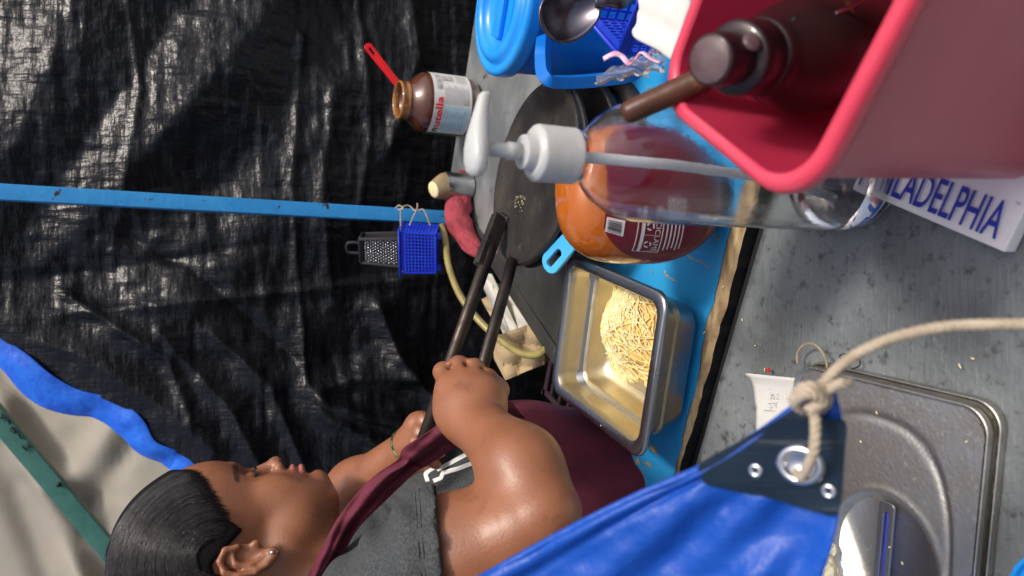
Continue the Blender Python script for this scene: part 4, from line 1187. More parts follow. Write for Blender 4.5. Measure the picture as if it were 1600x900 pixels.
# hem seam stitched along the top edge
mb = MB(); mb.tube([P(p.x + 1, p.y + 1, dpt(p.x, p.y) - .001) for p in TE], .0022, 8, flat=.6); mb.build('hem_cord', M['fg_blue'], fgt)
out = [(1238, 640), (1180, 676), (1097, 722), (1096, 742), (1104, 757), (1150, 768), (1200, 778), (1250, 793), (1285, 803), (1300, 806), (1310, 798), (1315, 780), (1318, 740), (1321, 700), (1322, 660), (1300, 655), (1270, 648)]
S_ = FPX
def dn(x, y): return (x / 1000, y / 1000)
hole = [dn(HC.x + 24 * math.cos(R(t)), HC.y + 27 * math.sin(R(t))) for t in range(0, 360, 12)]
sm_ = [(p.x, p.y) for p in spline([Vector((*dn(*q), 0)) for q in out + [out[0]]], 4)[:-1]]
V_, F_ = plate(sm_, [hole], .0004, .0001)
def bend(x, y): return .0035 * math.exp(-((y - 655 + (x - 1240) * -.55) / 22) ** 2) 
mb = MB(); mb.add([P(v[0] * 1000, v[1] * 1000, dpt(v[0] * 1000, v[1] * 1000) - .0022 - v[2] * 1.6) for v in V_], F_)
mb.build('corner_patch', M['patch'], fgt, smooth=False)
nG = (CAM - P(HC.x, HC.y, .357)).normalized(); 
px_ = (P(HC.x + 10, HC.y, dpt(HC.x + 10, HC.y)) - P(HC.x, HC.y, dpt(HC.x, HC.y))); py_ = (P(HC.x, HC.y + 10, dpt(HC.x, HC.y + 10)) - P(HC.x, HC.y, dpt(HC.x, HC.y)))
nG = px_.cross(py_).normalized(); nG = nG if nG.dot(CAM - P(HC.x, HC.y, .35)) > 0 else -nG
FG = frame_to(nG + Vector((.12, 0, .22)))
mb = MB(); mb.lathe([(.0072, -.002), (.0072, .0016), (.0082, .0026), (.0100, .0026), (.0118, .0012), (.0122, 0), (.0122, -.001)], P(HC.x, HC.y, dpt(*HC) - .0028), FG, 48, sx=.86); mb.build('eyelet', M['nickel'], fgt)
for (x, y) in ((1181, 735), (1295, 767)):
    mb = MB(); mb.lathe([(.0012, .0006), (.0016, .0016), (.0030, .0018), (.0038, .0008), (.0040, 0)], P(x, y, dpt(x, y) - .0026), FG, 24); mb.build('rivet', M['nickel'], fgt)
    mb = MB(); mb.lathe([(0, .0007), (.0014, .0007)], P(x, y, dpt(x, y) - .0026), FG, 16); mb.build('rivet_hole', M['black'], fgt)

# ------------------------------------------------------------------ odd things at the near edge
bl = thing('enamel_tin', PZ(1600, 905, .0), 'corner of a blue enamelled tin with chipped white edge at the near side', 'tin')
ec = PZ(1672, 950, .02); ec.z = -.003
mb = MB(); mb.lathe([(0, 0), (.032, 0), (.035, .003), (.035, .026), (.0355, .029), (.033, .029), (.032, .024), (0, .022)], ec, None, 40); mb.build('tin_body', M['teal_enamel'], bl, angle=50)
cr = thing('cream_rag', PZ(1290, 890, .014), 'crumpled cream rag with gold cord under the blue tarp edge', 'rag')
G = []
for i in range(16):
    row = []
    for j in range(16):
        x = 1262 + 46 * i / 15; y = 846 + 80 * j / 15 + (i - 7) ** 2 * .15
        row.append(PZ(x, y, .016) + Vector((0, 0, .004 * math.sin(i * .9 + j * .4) + .003 * math.sin(j * 1.3 + i * .2))))
    G.append(row)
MB().sheet(G).build('cloth', mat('rag', (.62, .60, .45), .9, c2=(.5, .48, .34), nscale=40), cr, thick=.003, sub=1)
mb = MB(); rope(mb, spline([PZ(1292, 866, .026), PZ(1300, 872, .027), PZ(1305, 885, .026), PZ(1305, 905, .026)], 6), .0012, .005); mb.build('cord', M['twine'], cr)

# ------------------------------------------------------------------ grater in its mesh holder, hung on the pole
gc = P(655, 388, 1.405)
hx_, hz_ = Vector((1, 0, 0)), (P(560, 385, 1.40) - P(690, 390, 1.40)).normalized(); hx_ = (hx_ - hz_ * hx_.dot(hz_)).normalized(); hy_ = hz_.cross(hx_)   # hy_ away from the camera
if hy_.y < 0: hy_ = -hy_
yw = Matrix.Rotation(R(-24), 3, hz_); hx_ = yw @ hx_; hy_ = yw @ hy_
hold = thing('mesh_holder', gc - hz_ * .04, 'royal blue plastic mesh holder tied to the blue pole', 'holder')
def GH(x, y, z): return gc + hx_ * x + hy_ * y + hz_ * z
hw, hd, hh = .040, .026, .033
faces = [((-hw, -hd), (hw, -hd)), ((hw, -hd), (hw, hd)), ((hw, hd), (-hw, hd)), ((-hw, hd), (-hw, -hd))]
for (x0, y0), (x1, y1) in faces:
    mb = MB(); nn = 12 if abs(x1 - x0) > .01 else 7
    grid_face(mb, GH(x0 * .96, y0 * .96, -hh), GH(x1 * .96, y1 * .96, -hh), GH(x1, y1, hh - .010), GH(x0, y0, hh - .010), nn, 9, .0024, .004)
    q4 = [GH(x0, y0, hh - .012), GH(x1, y1, hh - .012), GH(x1 * 1.03, y1 * 1.03, hh), GH(x0 * 1.03, y0 * 1.03, hh)]
    mb.add(q4, [(0, 1, 2, 3)])
    mb.build('mesh_wall', M['royal'], hold, smooth=False)
mb = MB(); mb.tube([GH(x * hw * 1.05, y * hd * 1.1, hh) for x, y in ((-1.15, -1), (1.1, -1), (1.05, 1), (-1.05, 1), (-1.15, -1))], .0022, 8); mb.build('rim', M['royal'], hold)
for sx_ in (-.8, .8):
    mb = MB(); mb.box(GH(sx_ * hw, -hd * .6, -hh - .004), (.006, .004, .005), None, .001); mb.build('foot', M['royal'], hold, angle=35)
gr = thing('box_grater', GH(0, 0, .0), 'black framed steel box grater standing in the blue mesh holder', 'grater')
gw, gd = .030, .019
z0_, z1_ = .0, .108
def GG(x, y, z):
    s = 1 - .22 * (z / z1_); return GH(x * s - .004, y * s, z + .002)
mb = MB()
for (x, y) in ((-1, -1), (1, -1), (1, 1), (-1, 1)): bar(mb, GG(x * gw, y * gd, 0), GG(x * gw, y * gd, z1_), .006, .006)
for z_ in (.001, z1_ - .003):
    for (x0, y0), (x1, y1) in (((-1, -1), (1, -1)), ((1, -1), (1, 1)), ((1, 1), (-1, 1)), ((-1, 1), (-1, -1))): bar(mb, GG(x0 * gw, y0 * gd, z_), GG(x1 * gw, y1 * gd, z_), .010 if z_ > .05 else .006, .006)
mb.box(GG(0, 0, z1_), (gw * .8, .014, .003), frame_to(hz_, hx_), .001)
mb.build('frame', M['black'], gr, angle=35)
for nm, (x0, y0), (x1, y1) in (('grating_face', (-1, -1), (1, -1)), ('grating_face', (1, -1), (1, 1)), ('grating_face', (-1, 1), (-1, -1))):
    mb = MB()
    mb.sheet([[GG(x0 * gw, y0 * gd, z_), GG(x1 * gw, y1 * gd, z_)] for z_ in (.004, z1_ - .006)])
    mb.build(nm, M['tube_iron'] if nm != 'grating_face' else M['iron'], gr, smooth=False)
mb = MB()
for i in range(19):
    for j in range(9):
        s = (j + (.5 if i % 2 else 0)) / 9 * 2 - .92
        if abs(s) > .86: continue
        z_ = .010 + i * .0048
        c_ = GG(s * gw, -gd, z_) - hy_ * .0003
        mb.lathe([(.0016, 0), (.0014, .0009), (.0007, .0014), (0, .0015)], c_, frame_to(-hy_), 7)
mb.build('teeth', M['nickel'], gr)['kind'] = 'stuff'
for k in range(11):
    z_ = .012 + k * .0088
    mb = MB(); bar(mb, GG(-gw, -gd * .6, z_) - hx_ * .0015, GG(-gw, gd * .6, z_) - hx_ * .0015, .003, .003, up=-hx_); 
    mb.build('slicing_ridge', M['nickel'], gr, angle=35)
mb = MB(); mb.tube(spline([GG(-.013, 0, z1_), GG(-.014, 0, z1_ + .020), GG(-.008, 0, z1_ + .027), GG(.008, 0, z1_ + .027), GG(.014, 0, z1_ + .020), GG(.013, 0, z1_)], 5), .0035, 10); mb.build('handle', M['black'], gr)
st_ = thing('tie_string', P(630, 325, 1.39), 'grey string tying the mesh holder to the blue pole', 'string')
mb = MB()
rope(mb, spline([GH(-hw, -hd, hh - .004), P(626, 345, 1.375), P(627, 328, 1.372), P(632, 322, 1.375), P(640, 322, 1.38), P(650, 330, 1.375), P(662, 328, 1.375), P(672, 352, 1.38)], 6), .0015, .008)
rope(mb, spline([P(640, 352, 1.375), P(646, 338, 1.372), P(652, 325, 1.375), P(652, 318, 1.40)], 6), .0013, .008)
rope(mb, spline([P(618, 325, 1.375), P(624, 321, 1.37), P(630, 326, 1.368), P(622, 328, 1.372)], 6), .0015, .008)
mb.build('string', M['rope'], st_)

# ------------------------------------------------------------------ hose, bag and crate behind the cart
hs_ = thing('gas_hose', P(760, 520, 1.25), 'yellowish rubber gas hose curving down from the cart edge', 'hose')
mb = MB(); mb.tube(spline([P(690, 352, 1.42), P(696, 375, 1.40), P(701, 415, 1.37), P(718, 460, 1.33), P(745, 497, 1.30), P(778, 528, 1.27), P(812, 551, 1.23), P(840, 554, 1.20), P(858, 540, 1.18), P(880, 520, 1.20)], 10), .0062, 14); mb.build('hose', M['hose'], hs_)
def crump(pts, d0, amp, name, m_, parent, n=14, seed=1, th=.001):
    """a creased sheet spanning four picture points at their own depths"""
    r_ = random.Random(seed); ph = [r_.uniform(0, 6) for _ in range(6)]
    A, B, C, D = [P(*p) for p in pts]
    G = []
    for i in range(n):
        row = []
        for j in range(n):
            s, t = i / (n - 1), j / (n - 1)
            p = A * (1 - s) * (1 - t) + B * s * (1 - t) + C * s * t + D * (1 - s) * t
            z = amp * (abs(math.sin(s * 5 + ph[0] + t * 2)) + abs(math.sin(t * 6 + ph[1] - s * 3)) - 1)
            row.append(p + (CAM - p).normalized() * z)
        G.append(row)
    return MB().sheet(G).build(name, m_, parent, thick=th, smooth=False)
cratez = -.16
crt = thing('plastic_crate', P(850, 600, 1.42) + Vector((0, 0, -.3)), 'dark plastic crate under the cart behind the apron', 'crate')
cb0 = P(800, 640, 1.40); cb0.z = 0
cx0 = Vector((-.32, 1.10, 0)); cxd = E1; cyd = E2
def CR(x, y, z): return cx0 + cxd * x + cyd * y + Vector((0, 0, z))
for (x, y), (dx_, dy_) in (((0, 0), (1, 0)), ((.36, 0), (0, 1)), ((0, .28), (1, 0)), ((0, 0), (0, 1))):
    Lx = .36 if dx_ else .28
    for z_ in (-.90, -.74, -.58, -.42, -.28, -.16):
        mb = MB(); bar(mb, CR(x, y, z_), CR(x + dx_ * Lx, y + dy_ * Lx, z_), .012, .006, up=(0, 0, 1)); mb.build('slat', M['crate'], crt, angle=35)
    for k in range(5):
        q_ = k / 4 * Lx
        mb = MB(); bar(mb, CR(x + dx_ * q_, y + dy_ * q_, -.90), CR(x + dx_ * q_, y + dy_ * q_, -.15), .010, .005); mb.build('upright', M['crate'], crt, angle=35)
mb = MB()
for k in range(8): bar(mb, CR(0, .035 * k + .015, -.165), CR(.36, .035 * k + .015, -.165), .008, .008, up=(0, 0, 1))
mb.build('lid_bars', M['crate'], crt, angle=35)['kind'] = 'stuff'
bag = thing('paper_bag', P(810, 560, 1.38), 'crumpled brown paper bag behind the gas hose', 'bag')
crump([(775, 525, 1.33), (845, 500, 1.28), (852, 568, 1.30), (790, 594, 1.34)], 0, .012, 'front', M['kraft'], bag, seed=2)
crump([(770, 520, 1.36), (780, 528, 1.33), (790, 594, 1.34), (772, 560, 1.38)], 0, .005, 'gusset', M['kraft'], bag, seed=3)
crump([(842, 500, 1.28), (858, 508, 1.34), (862, 560, 1.36), (850, 570, 1.30)], 0, .004, 'gusset', M['kraft'], bag, seed=5)
crd = thing('cardboard_pieces', P(790, 480, 1.36), 'creased off white card pieces between the iron handles', 'cardboard')
crump([(745, 425, 1.42), (768, 428, 1.36), (812, 520, 1.33), (790, 530, 1.36)], 0, .010, 'card_piece', M['white_card'], crd, seed=7)
crump([(768, 440, 1.40), (790, 448, 1.36), (832, 505, 1.31), (800, 525, 1.34)], 0, .008, 'card_piece', M['white_card'], crd, seed=9)
crump([(752, 468, 1.43), (775, 455, 1.41), (800, 515, 1.37), (770, 500, 1.42)], 0, .006, 'card_piece', M['kraft'], crd, seed=11)
# ------------------------------------------------------------------ the cook
import openvdb as vdb
class Field:
    def __init__(s, lo, hi, h):
        s.lo = np.array(lo, float); s.h = h
        s.n = np.ceil((np.array(hi) - s.lo) / h).astype(int) + 1
        s.D = np.full(s.n, .06, np.float32)
    def sub(s, lo, hi):
        i0 = np.clip(np.floor((np.array(lo) - s.lo) / s.h).astype(int), 0, s.n)
        i1 = np.clip(np.ceil((np.array(hi) - s.lo) / s.h).astype(int) + 1, 0, s.n)
        if (i1 <= i0).any(): return None
        ax = [s.lo[k] + np.arange(i0[k], i1[k]) * s.h for k in range(3)]
        return tuple(slice(i0[k], i1[k]) for k in range(3)), np.meshgrid(*ax, indexing='ij', sparse=True)
    def comb(s, fn, lo, hi, k, op='add'):
        m_ = .06
        q = s.sub(np.array(lo) - m_ - k, np.array(hi) + m_ + k)
        if q is None: return
        sl, (X, Y, Z) = q
        d = fn(X, Y, Z).astype(np.float32); A = s.D[sl]
        if op == 'sub': d = -d; 
        if k > 0:
            hh = np.maximum(k - np.abs(A - d), 0) / k
            e = hh * hh * k * .25
        else: e = 0
        s.D[sl] = (np.minimum(A, d) - e) if op == 'add' else (np.maximum(A, d) + e)
    def cone(s, a, b, ra, rb, k=.01, op='add'):
        a = np.array(a, float); b = np.array(b, float); ab = b - a; L2 = ab @ ab
        def fn(X, Y, Z):
            t = np.clip(((X - a[0]) * ab[0] + (Y - a[1]) * ab[1] + (Z - a[2]) * ab[2]) / L2, 0, 1)
            return np.sqrt((X - a[0] - t * ab[0]) ** 2 + (Y - a[1] - t * ab[1]) ** 2 + (Z - a[2] - t * ab[2]) ** 2) - (ra + (rb - ra) * t)
        r = max(ra, rb)
        s.comb(fn, np.minimum(a, b) - r, np.maximum(a, b) + r, k, op)
    def ell(s, c, r, B, k=.01, op='add'):
        """ellipsoid, B: three unit axes"""
        c = np.array(c, float); B = [np.array(b, float) for b in B]
        def fn(X, Y, Z):
            x, y, z = X - c[0], Y - c[1], Z - c[2]
            p = [x * b[0] + y * b[1] + z * b[2] for b in B]
            k0 = np.sqrt(sum((p[i] / r[i]) ** 2 for i in range(3))); k1 = np.sqrt(sum((p[i] / r[i] ** 2) ** 2 for i in range(3)))
            return k0 * (k0 - 1) / np.maximum(k1, 1e-6)
        R_ = max(r)
        s.comb(fn, c - R_, c + R_, k, op)
    def mesh(s, name, mat_, parent, offset=0, smooth=2):
        g = vdb.FloatGrid(); g.background = .06
        g.copyFromArray(s.D - offset)
        pts, quads = g.convertToQuads(isovalue=0.0)
        P_ = pts * s.h + s.lo
        q = np.asarray(quads, int)
        # orientation: outward along the field's gradient
        f = q[:4000]; ctr = P_[f].mean(1); nrm = np.cross(P_[f[:, 1]] - P_[f[:, 0]], P_[f[:, 2]] - P_[f[:, 0]])
        nrm /= np.linalg.norm(nrm, axis=1)[:, None] + 1e-9
        def smp(p):
            i = np.clip(np.round((p - s.lo) / s.h).astype(int), 0, s.n - 1); return s.D[i[:, 0], i[:, 1], i[:, 2]]
        if (smp(ctr + nrm * s.h * 1.6) - smp(ctr - nrm * s.h * 1.6)).mean() < 0: q = q[:, ::-1]
        for _ in range(smooth):                    # light Laplacian smoothing
            S_ = np.zeros_like(P_); C_ = np.zeros(len(P_))
            for a, b in ((0, 1), (1, 2), (2, 3), (3, 0)):
                np.add.at(S_, q[:, a], P_[q[:, b]]); np.add.at(C_, q[:, a], 1)
                np.add.at(S_, q[:, b], P_[q[:, a]]); np.add.at(C_, q[:, b], 1)
            P_ = P_ * .5 + .5 * S_ / np.maximum(C_, 1)[:, None]
        o = obj(name, P_, q, mat_, parent, smooth=True)
        return o, P_, q

# frame of the head as the camera sees it: F forward, U up, W towards the camera
HD = .90; KPX = HD / FPX
Dv = ray(355, 820).normalized()
Fv = (XR - Dv * XR.dot(Dv)).normalized()
Uv = Fv.cross(Dv); Uv = Uv if Uv.z > 0 else -Uv
Wv = -Dv
HC0 = P(355, 820, HD)                      # picture point (355, 820): u 80, v 355
YAW = R(5)
F2v = Fv * math.cos(YAW) + Dv * math.sin(YAW); W2v = Wv * math.cos(YAW) + Fv * math.sin(YAW)
def H(u, v, w=0): return HC0 + F2v * ((u - 80) * KPX) + Uv * ((355 - v) * KPX) + W2v * (w * KPX)
HB = (F2v, Uv, W2v)
def k_(x): return x * KPX

def torso_prims(fd, e=0, arms=False):
    """chest, belly and shoulders; e inflates"""
    fd.cone(P(600, 975, 1.0), P(820, 785, .99), .122 + e, .118 + e, .03)
    fd.cone(P(820, 795, 1.0), P(930, 812, 1.04), .120 + e, .128 + e, .05)
    fd.cone(P(930, 812, 1.04), P(1060, 850, 1.10), .128 + e, .130 + e, .05)
    fd.cone(P(590, 1000, .80), P(585, 880, 1.12), .062 + e, .055 + e, .06)
SH, EL, WR = P(600, 975, .79), P(846, 800, .665), P(733, 650, .80)
def arm_near(fd, e=0):
    fd.cone(SH, P(720, 872, .70), .064 + e, .0605 + e, .004)
    fd.cone(P(720, 872, .70), P(820, 824, .678), .0605 + e, .042 + e, .012)
    fd.cone(P(820, 824, .678), P(846, 806, .672), .042 + e, .035 + e, .01)
def forearm(fd):
    fd.cone(P(850, 800, .672), P(812, 730, .708), .0335, .0345, .008)
    fd.cone(P(814, 730, .708), WR, .0355, .0275, .03)
FSH, FEL, FWR = P(520, 850, 1.10), P(560, 768, 1.06), P(656, 690, .965)
body = thing('person', Vector((P(1060, 850, 1.10).x, P(1060, 850, 1.10).y, -.918)), 'cook in grey T-shirt and burgundy apron holding both iron handles, hair combed back', 'person')

allp = [P(870, 820, .60), P(720, 890, .60), P(860, 700, .62), H(-90, 180, 0), H(190, 540, 110), P(600, 1000, .7), P(1080, 850, 1.1), P(600, 1000, 1.2), P(680, 560, .9), P(500, 980, 1.2)]
lo = np.min([tuple(p) for p in allp], 0) - .08; hi = np.max([tuple(p) for p in allp], 0) + .06
lo[2] = max(lo[2], -.22)
fd = Field(lo, hi, .0022)
print('field', fd.n)
# --- head
def E_(u, v, w, ru, rv, rw, k=12, op='add', rot=0):
    B = HB
    if rot:
        c, s = math.cos(R(rot)), math.sin(R(rot)); B = (F2v * c + Uv * s, Uv * c - F2v * s, W2v)
    fd.ell(H(u, v, w), (k_(ru), k_(rv), k_(rw)), B, k_(k), op)
def C_(p, q, ra, rb, k=12, op='add'): fd.cone(H(*p), H(*q), k_(ra), k_(rb), k_(k), op)
E_(48, 318, 0, 122, 118, 90, 1)
E_(112, 335, 0, 63, 62, 66, 30)
E_(97, 402, 0, 58, 80, 64, 24)
for sd in (1, -1):
    E_(112, 430, 36 * sd, 31, 36, 28, 22)                 # cheek
    C_((40, 442, 52 * sd), (108, 492, 16 * sd), 24, 20, 30)    # jaw
    E_(80, 460, 30 * sd, 48, 46, 40, 24)
    C_((140, 368, 38 * sd), (163, 364, 12 * sd), 9, 10, 10)     # brow
E_(94, 484, 0, 40, 42, 42, 24)                            # under the chin
E_(131, 495, 0, 22, 19, 22, 12)                            # chin
E_(128, 453, 0, 28, 27, 34, 16)                            # muzzle
C_((154, 384, 0), (166, 424, 0), 6, 9.5, 8)               # nose bridge
E_(169, 430, 0, 11.5, 10, 11, 8)
for sd in (1, -1):
    E_(158, 434, 11.5 * sd, 10, 8, 8, 7)
    E_(168, 442, 6.5 * sd, 5.5, 4, 4, 3, 'sub', 20)          # nostril
    E_(164, 390, 34 * sd, 17, 14, 18, 12, 'sub')           # socket
    E_(137, 391, 32 * sd, 17, 15, 17, 4)                  # lidded eyeball
    C_((152, 398, 20 * sd), (143, 396, 46 * sd), 2.4, 1.6, 2, 'sub')   # line of the closed lid
E_(154, 455, 0, 12, 6.5, 18, 5)                            # upper lip
E_(152, 469, 0, 13, 7.5, 17, 5)                              # lower lip
C_((168, 462, 0), (144, 463, 24), 2.4, 1.4, 3, 'sub'); C_((168, 462, 0), (144, 463, -24), 2.4, 1.4, 3, 'sub')
E_(161, 481, 0, 11, 5, 20, 7, 'sub')
# ear
for sd in (1, -1):
    EB = HB
    E_(22, 384, 88 * sd, 21, 38, 8, 8, rot=-12)
    E_(24, 380, 97 * sd, 12, 25, 8, 4, 'sub', rot=-12)
    he = [(40, 370), (37, 352), (23, 345), (7, 351), (0, 370), (3, 393), (12, 409), (21, 419)]
    for (u0, v0), (u1, v1) in zip(he[:-1], he[1:]): C_((u0, v0, 97 * sd), (u1, v1, 96 * sd), 4.6, 4.6, 4)
    E_(26, 417, 94 * sd, 9.5, 10.5, 6.5, 6)                       # lobe
    he = [(30, 362), (16, 366), (13, 386), (22, 404)]
    for (u0, v0), (u1, v1) in zip(he[:-1], he[1:]): C_((u0, v0, 94 * sd), (u1, v1, 94 * sd), 3.5, 3.5, 4)
    E_(42, 394, 93 * sd, 6, 7, 5, 5)                         # tragus
# neck and torso
C_((16, 440, 0), (-25, 580, -10), 66, 74, 30)
torso_prims(fd, -.006)
arm_near(fd); forearm(fd)
# far arm
fd.cone(FSH, FEL, .050, .044, .04); fd.cone(FEL, FWR, .040, .026, .03)
# --- near hand: fist over both handles
HT1 = lambda t: h1b.lerp(h1a, t)
hw_d = (P(690, 590, .83) - P(780, 610, .80)).normalized()
wr = Vector(WR)
palm0, palm1 = P(733, 632, .805), P(728, 598, .822)
fd.cone(WR, palm0, .0285, .027, .02)
fd.cone(P(708, 634, .812), P(758, 628, .800), .021, .020, .02)
fd.cone(P(706, 604, .822), P(757, 610, .808), .018, .017, .015)
fd.cone(P(730, 642, .805), P(733, 608, .818), .025, .018, .015)
kn_ = [((699, 588), (690, 572), (700, 588), (712, 606), .836, .0118), ((722, 578), (716, 563), (724, 574), (732, 596), .831, .0122), ((745, 582), (742, 567), (748, 578), (752, 600), .826, .0118), ((764, 594), (765, 582), (769, 592), (768, 612), .820, .0108)]
for a, b, c, d, dep, r in kn_:
    a, b, c, d = [(x_ * .93 + 51, y_ + 9) for x_, y_ in (a, b, c, d)]
    A = P(*a, dep - .010); B = P(*b, dep + .004); Cc = P(*c, dep + .034); Dd = P(*d, dep + .030)
    fd.cone(A, B, r, r * .98, .006); fd.cone(B, Cc, r * .95, r * .86, .004); fd.cone(Cc, Dd, r * .84, r * .74, .003)
for (a, b, _, _, dep, r), (a2_, b2_, _, _, dep2, r2) in zip(kn_[:-1], kn_[1:]):
    m1 = ((a[0] + a2_[0]) / 2 * .93 + 51, (a[1] + a2_[1]) / 2 + 13); m2 = ((b[0] + b2_[0]) / 2 * .93 + 51, (b[1] + b2_[1]) / 2 + 6)
    dm = (dep + dep2) / 2
    fd.cone(P(*m1, dm - .0215), P(*m2, dm - .004), .0016, .0034, .005, 'sub')
# elbow crease
for i in range(7):
    t = i / 6; x_, y_ = 742 + 44 * t, 757 + 17 * t
    fd.cone(P(x_, y_, .60), P(x_, y_, .668 - .030 * t), .0065 * (1 - .45 * t), .0050 * (1 - .45 * t), .005, 'sub')
# thumb under the handles, closing from the side of the palm
fd.cone(P(768, 636, .805), P(778, 610, .832), .0135, .0125, .012); fd.cone(P(778, 610, .832), P(760, 590, .852), .0122, .0095, .005)
# --- far hand around the end of the long handle
fh = P(676, 692, .93)
fd.cone(FWR, fh + Vector((-.012, .030, .0)), .026, .024, .02)
fd.cone(fh + Vector((-.022, .028, -.010)), fh + Vector((.020, .026, .010)), .018, .017, .015)
hd_ = (h1a - h1b).normalized(); sd_ = hd_.cross(Vector((0, 1, 0))).normalized()
for i in range(4):
    b0 = fh + hd_ * (-.022 + .0150 * i)
    A = b0 + Vector((0, .022, 0)) + sd_ * .014; B = b0 + sd_ * .0215 + Vector((0, .002, 0)); Cc = b0 + sd_ * .010 + Vector((0, -.0175, 0)); Dd = b0 - sd_ * .008 + Vector((0, -.016, 0))
    r = (.0082, .0088, .0086, .0078)[i]
    fd.cone(A, B, r, r, .006); fd.cone(B, Cc, r * .95, r * .88, .003); fd.cone(Cc, Dd, r * .86, r * .76, .003)
M['skin'] = mat('skin', (.30, .122, .060), .38, c2=(.245, .094, .045), nscale=24, sss=.25, sssc=(.010, .0035, .002), rough2=.48, coat=.22, bump=.0004, bscale=420, c3=(.20, .07, .034), n3=40, n3r=(.58, .75), spec=.5)
M['skin'].node_tree.nodes['Principled BSDF'].inputs['Coat Roughness'].default_value = .33
sk, SP, SQ = fd.mesh('skin', M['skin'], body, smooth=2)
print('skin verts', len(SP))
# colour by place on the skin itself: lips, brow, nostrils, lid line
me = sk.data
att = me.color_attributes.new('tone', 'FLOAT_COLOR', 'POINT')
h0 = np.array(HC0)
rel = SP - h0
hu = rel @ np.array(F2v) / KPX + 80; hv = 355 - rel @ np.array(Uv) / KPX; hw3 = rel @ np.array(W2v) / KPX
tone = np.ones((len(SP), 4), np.float32)
base = np.array([.36, .155, .075])
def gm(du, dv, dw): return np.exp(-(du ** 2 + dv ** 2 + dw ** 2))
lips = np.clip(1.6 * np.exp(-(((hv - 462.5) / 13) ** 4 + (hw3 / 19) ** 4)) * (hu > 143), 0, 1)
col_l = np.array([1.55, 1.25, 2.3])
brow = np.clip(1.5 * np.exp(-(((hv - (368 - (hu - 150) * .12)) / 4.2) ** 4)) * np.exp(-((hu - 152) / 17) ** 4) * (np.abs(hw3) > 8) * (np.abs(hw3) < 62), 0, 1)
lid = np.exp(-(((hv - 392) / 14) ** 4 + ((hu - 152) / 20) ** 4)) * (np.abs(hw3) > 16) * (np.abs(hw3) < 55)
mix = lambda t, c, a: t * (1 - a[:, None]) + np.array(c)[None] * a[:, None]
T3 = np.ones((len(SP), 3))
T3 = mix(T3, (.62, .50, .50), np.clip(lid, 0, 1) * .55)
T3 = mix(T3, (.10, .10, .14), brow * .85)
T3 = mix(T3, col_l, lips * .8)
tone[:, :3] = T3
att.data.foreach_set('color', tone.ravel())
nt_ = M['skin'].node_tree; N_s, L_s = nt_.nodes, nt_.links
bs = N_s['Principled BSDF']; src = bs.inputs['Base Color'].links[0].from_socket
at = N_s.new('ShaderNodeAttribute'); at.attribute_name = 'tone'
mx = N_s.new('ShaderNodeMix'); mx.data_type = 'RGBA'; mx.blend_type = 'MULTIPLY'; mx.inputs[0].default_value = 1
L_s.new(src, mx.inputs[6]); L_s.new(at.outputs['Color'], mx.inputs[7]); L_s.new(mx.outputs[2], bs.inputs['Base Color'])
M['hair'] = mat('hair', (.014, .012, .012), .27, c2=(.034, .030, .030), nscale=60, spec=.9)
M['hair_base'] = mat('hair_base', (.007, .006, .006), .75, spec=.15, bump=.001, bscale=200)
M['lash'] = mat('lash', (.006, .005, .005), .5)
mb = MB()
r_ = random.Random(4)
for sd in (1, -1):
    for k in range(26):
        t = k / 25
        u0 = 156 - 13 * t; w0 = (20 + 26 * t) * sd; v0 = 396 - 3 * math.sin(t * 3.14)
        L_ = 7 + 5 * math.sin(t * 3.0) + r_.uniform(-1, 1)
        mb.tube([H(u0, v0, w0), H(u0 + L_ * .6, v0 + 3, w0 + 1.5 * sd), H(u0 + L_, v0 + 1.5, w0 + (2 + 2 * t) * sd)], [.0007, .0005, .0002], 4)
    mb.tube([H(157 - 13 * t + 1.6 * math.sin(t * 3.14), 396 - 3 * math.sin(t * 3.14), (20 + 27 * t) * sd) for t in [k / 10 for k in range(11)]], .0012, 6)
mb.build('eyelashes', M['lash'], body)['kind'] = 'stuff'
mb = MB(); mb.lathe([(0, -.001), (.0022, -.001), (.0026, .0006), (.0018, .0022), (0, .0026)], H(26, 416, 100.5), frame_to(W2v), 14); mb.build('earring', M['nickel'], body)
mb = MB(); mb.lathe([(0, -.001), (.0014, -.001), (.0016, .0006), (0, .0018)], H(26, 423, 100), frame_to(W2v), 12); mb.build('earring', M['nickel'], body)

# --- hair: a cap over the skull, then combed strands
fh_ = Field(np.array(HC0) - .17, np.array(HC0) + .17, .0024)
def HE(u, v, w, ru, rv, rw, k, op='add'): fh_.ell(H(u, v, w), (k_(ru), k_(rv), k_(rw)), HB, k_(k), op)
HE(46, 316, 0, 130, 127, 98, 1); HE(112, 330, 0, 68, 66, 71, 30); HE(0, 380, 0, 90, 80, 84, 30)
HE(-80, 345, 0, 45, 45, 45, 25)
ul = np.array([-200, -20, -8, 4, 20, 50, 64, 83, 103, 137, 157, 168, 200.])
vl = np.array([480, 440, 372, 348, 343, 372, 386, 361, 346, 329, 316, 292, 200.])
q = fh_.sub(fh_.lo, fh_.lo + fh_.n * fh_.h)
sl_, (X_, Y_, Z_) = q
def hcoord(X_, Y_, Z_):
    x, y, z = X_ - h0[0], Y_ - h0[1], Z_ - h0[2]
    f = lambda B: x * B[0] + y * B[1] + z * B[2]
    return f(F2v) / KPX + 80, 355 - f(Uv) / KPX, f(W2v) / KPX
cu_, cv_, cw_ = hcoord(X_, Y_, Z_)
cut = ((cv_ + 9 - np.interp(cu_, ul, vl)) * .62 * KPX).astype(np.float32)
A = fh_.D; kk = .004
hh = np.maximum(kk - np.abs(A - cut), 0) / kk
fh_.D = np.maximum(A, cut) + hh * hh * kk * .25
hair, HP_, HQ_ = fh_.mesh('hair', M['hair_base'], body, smooth=2)
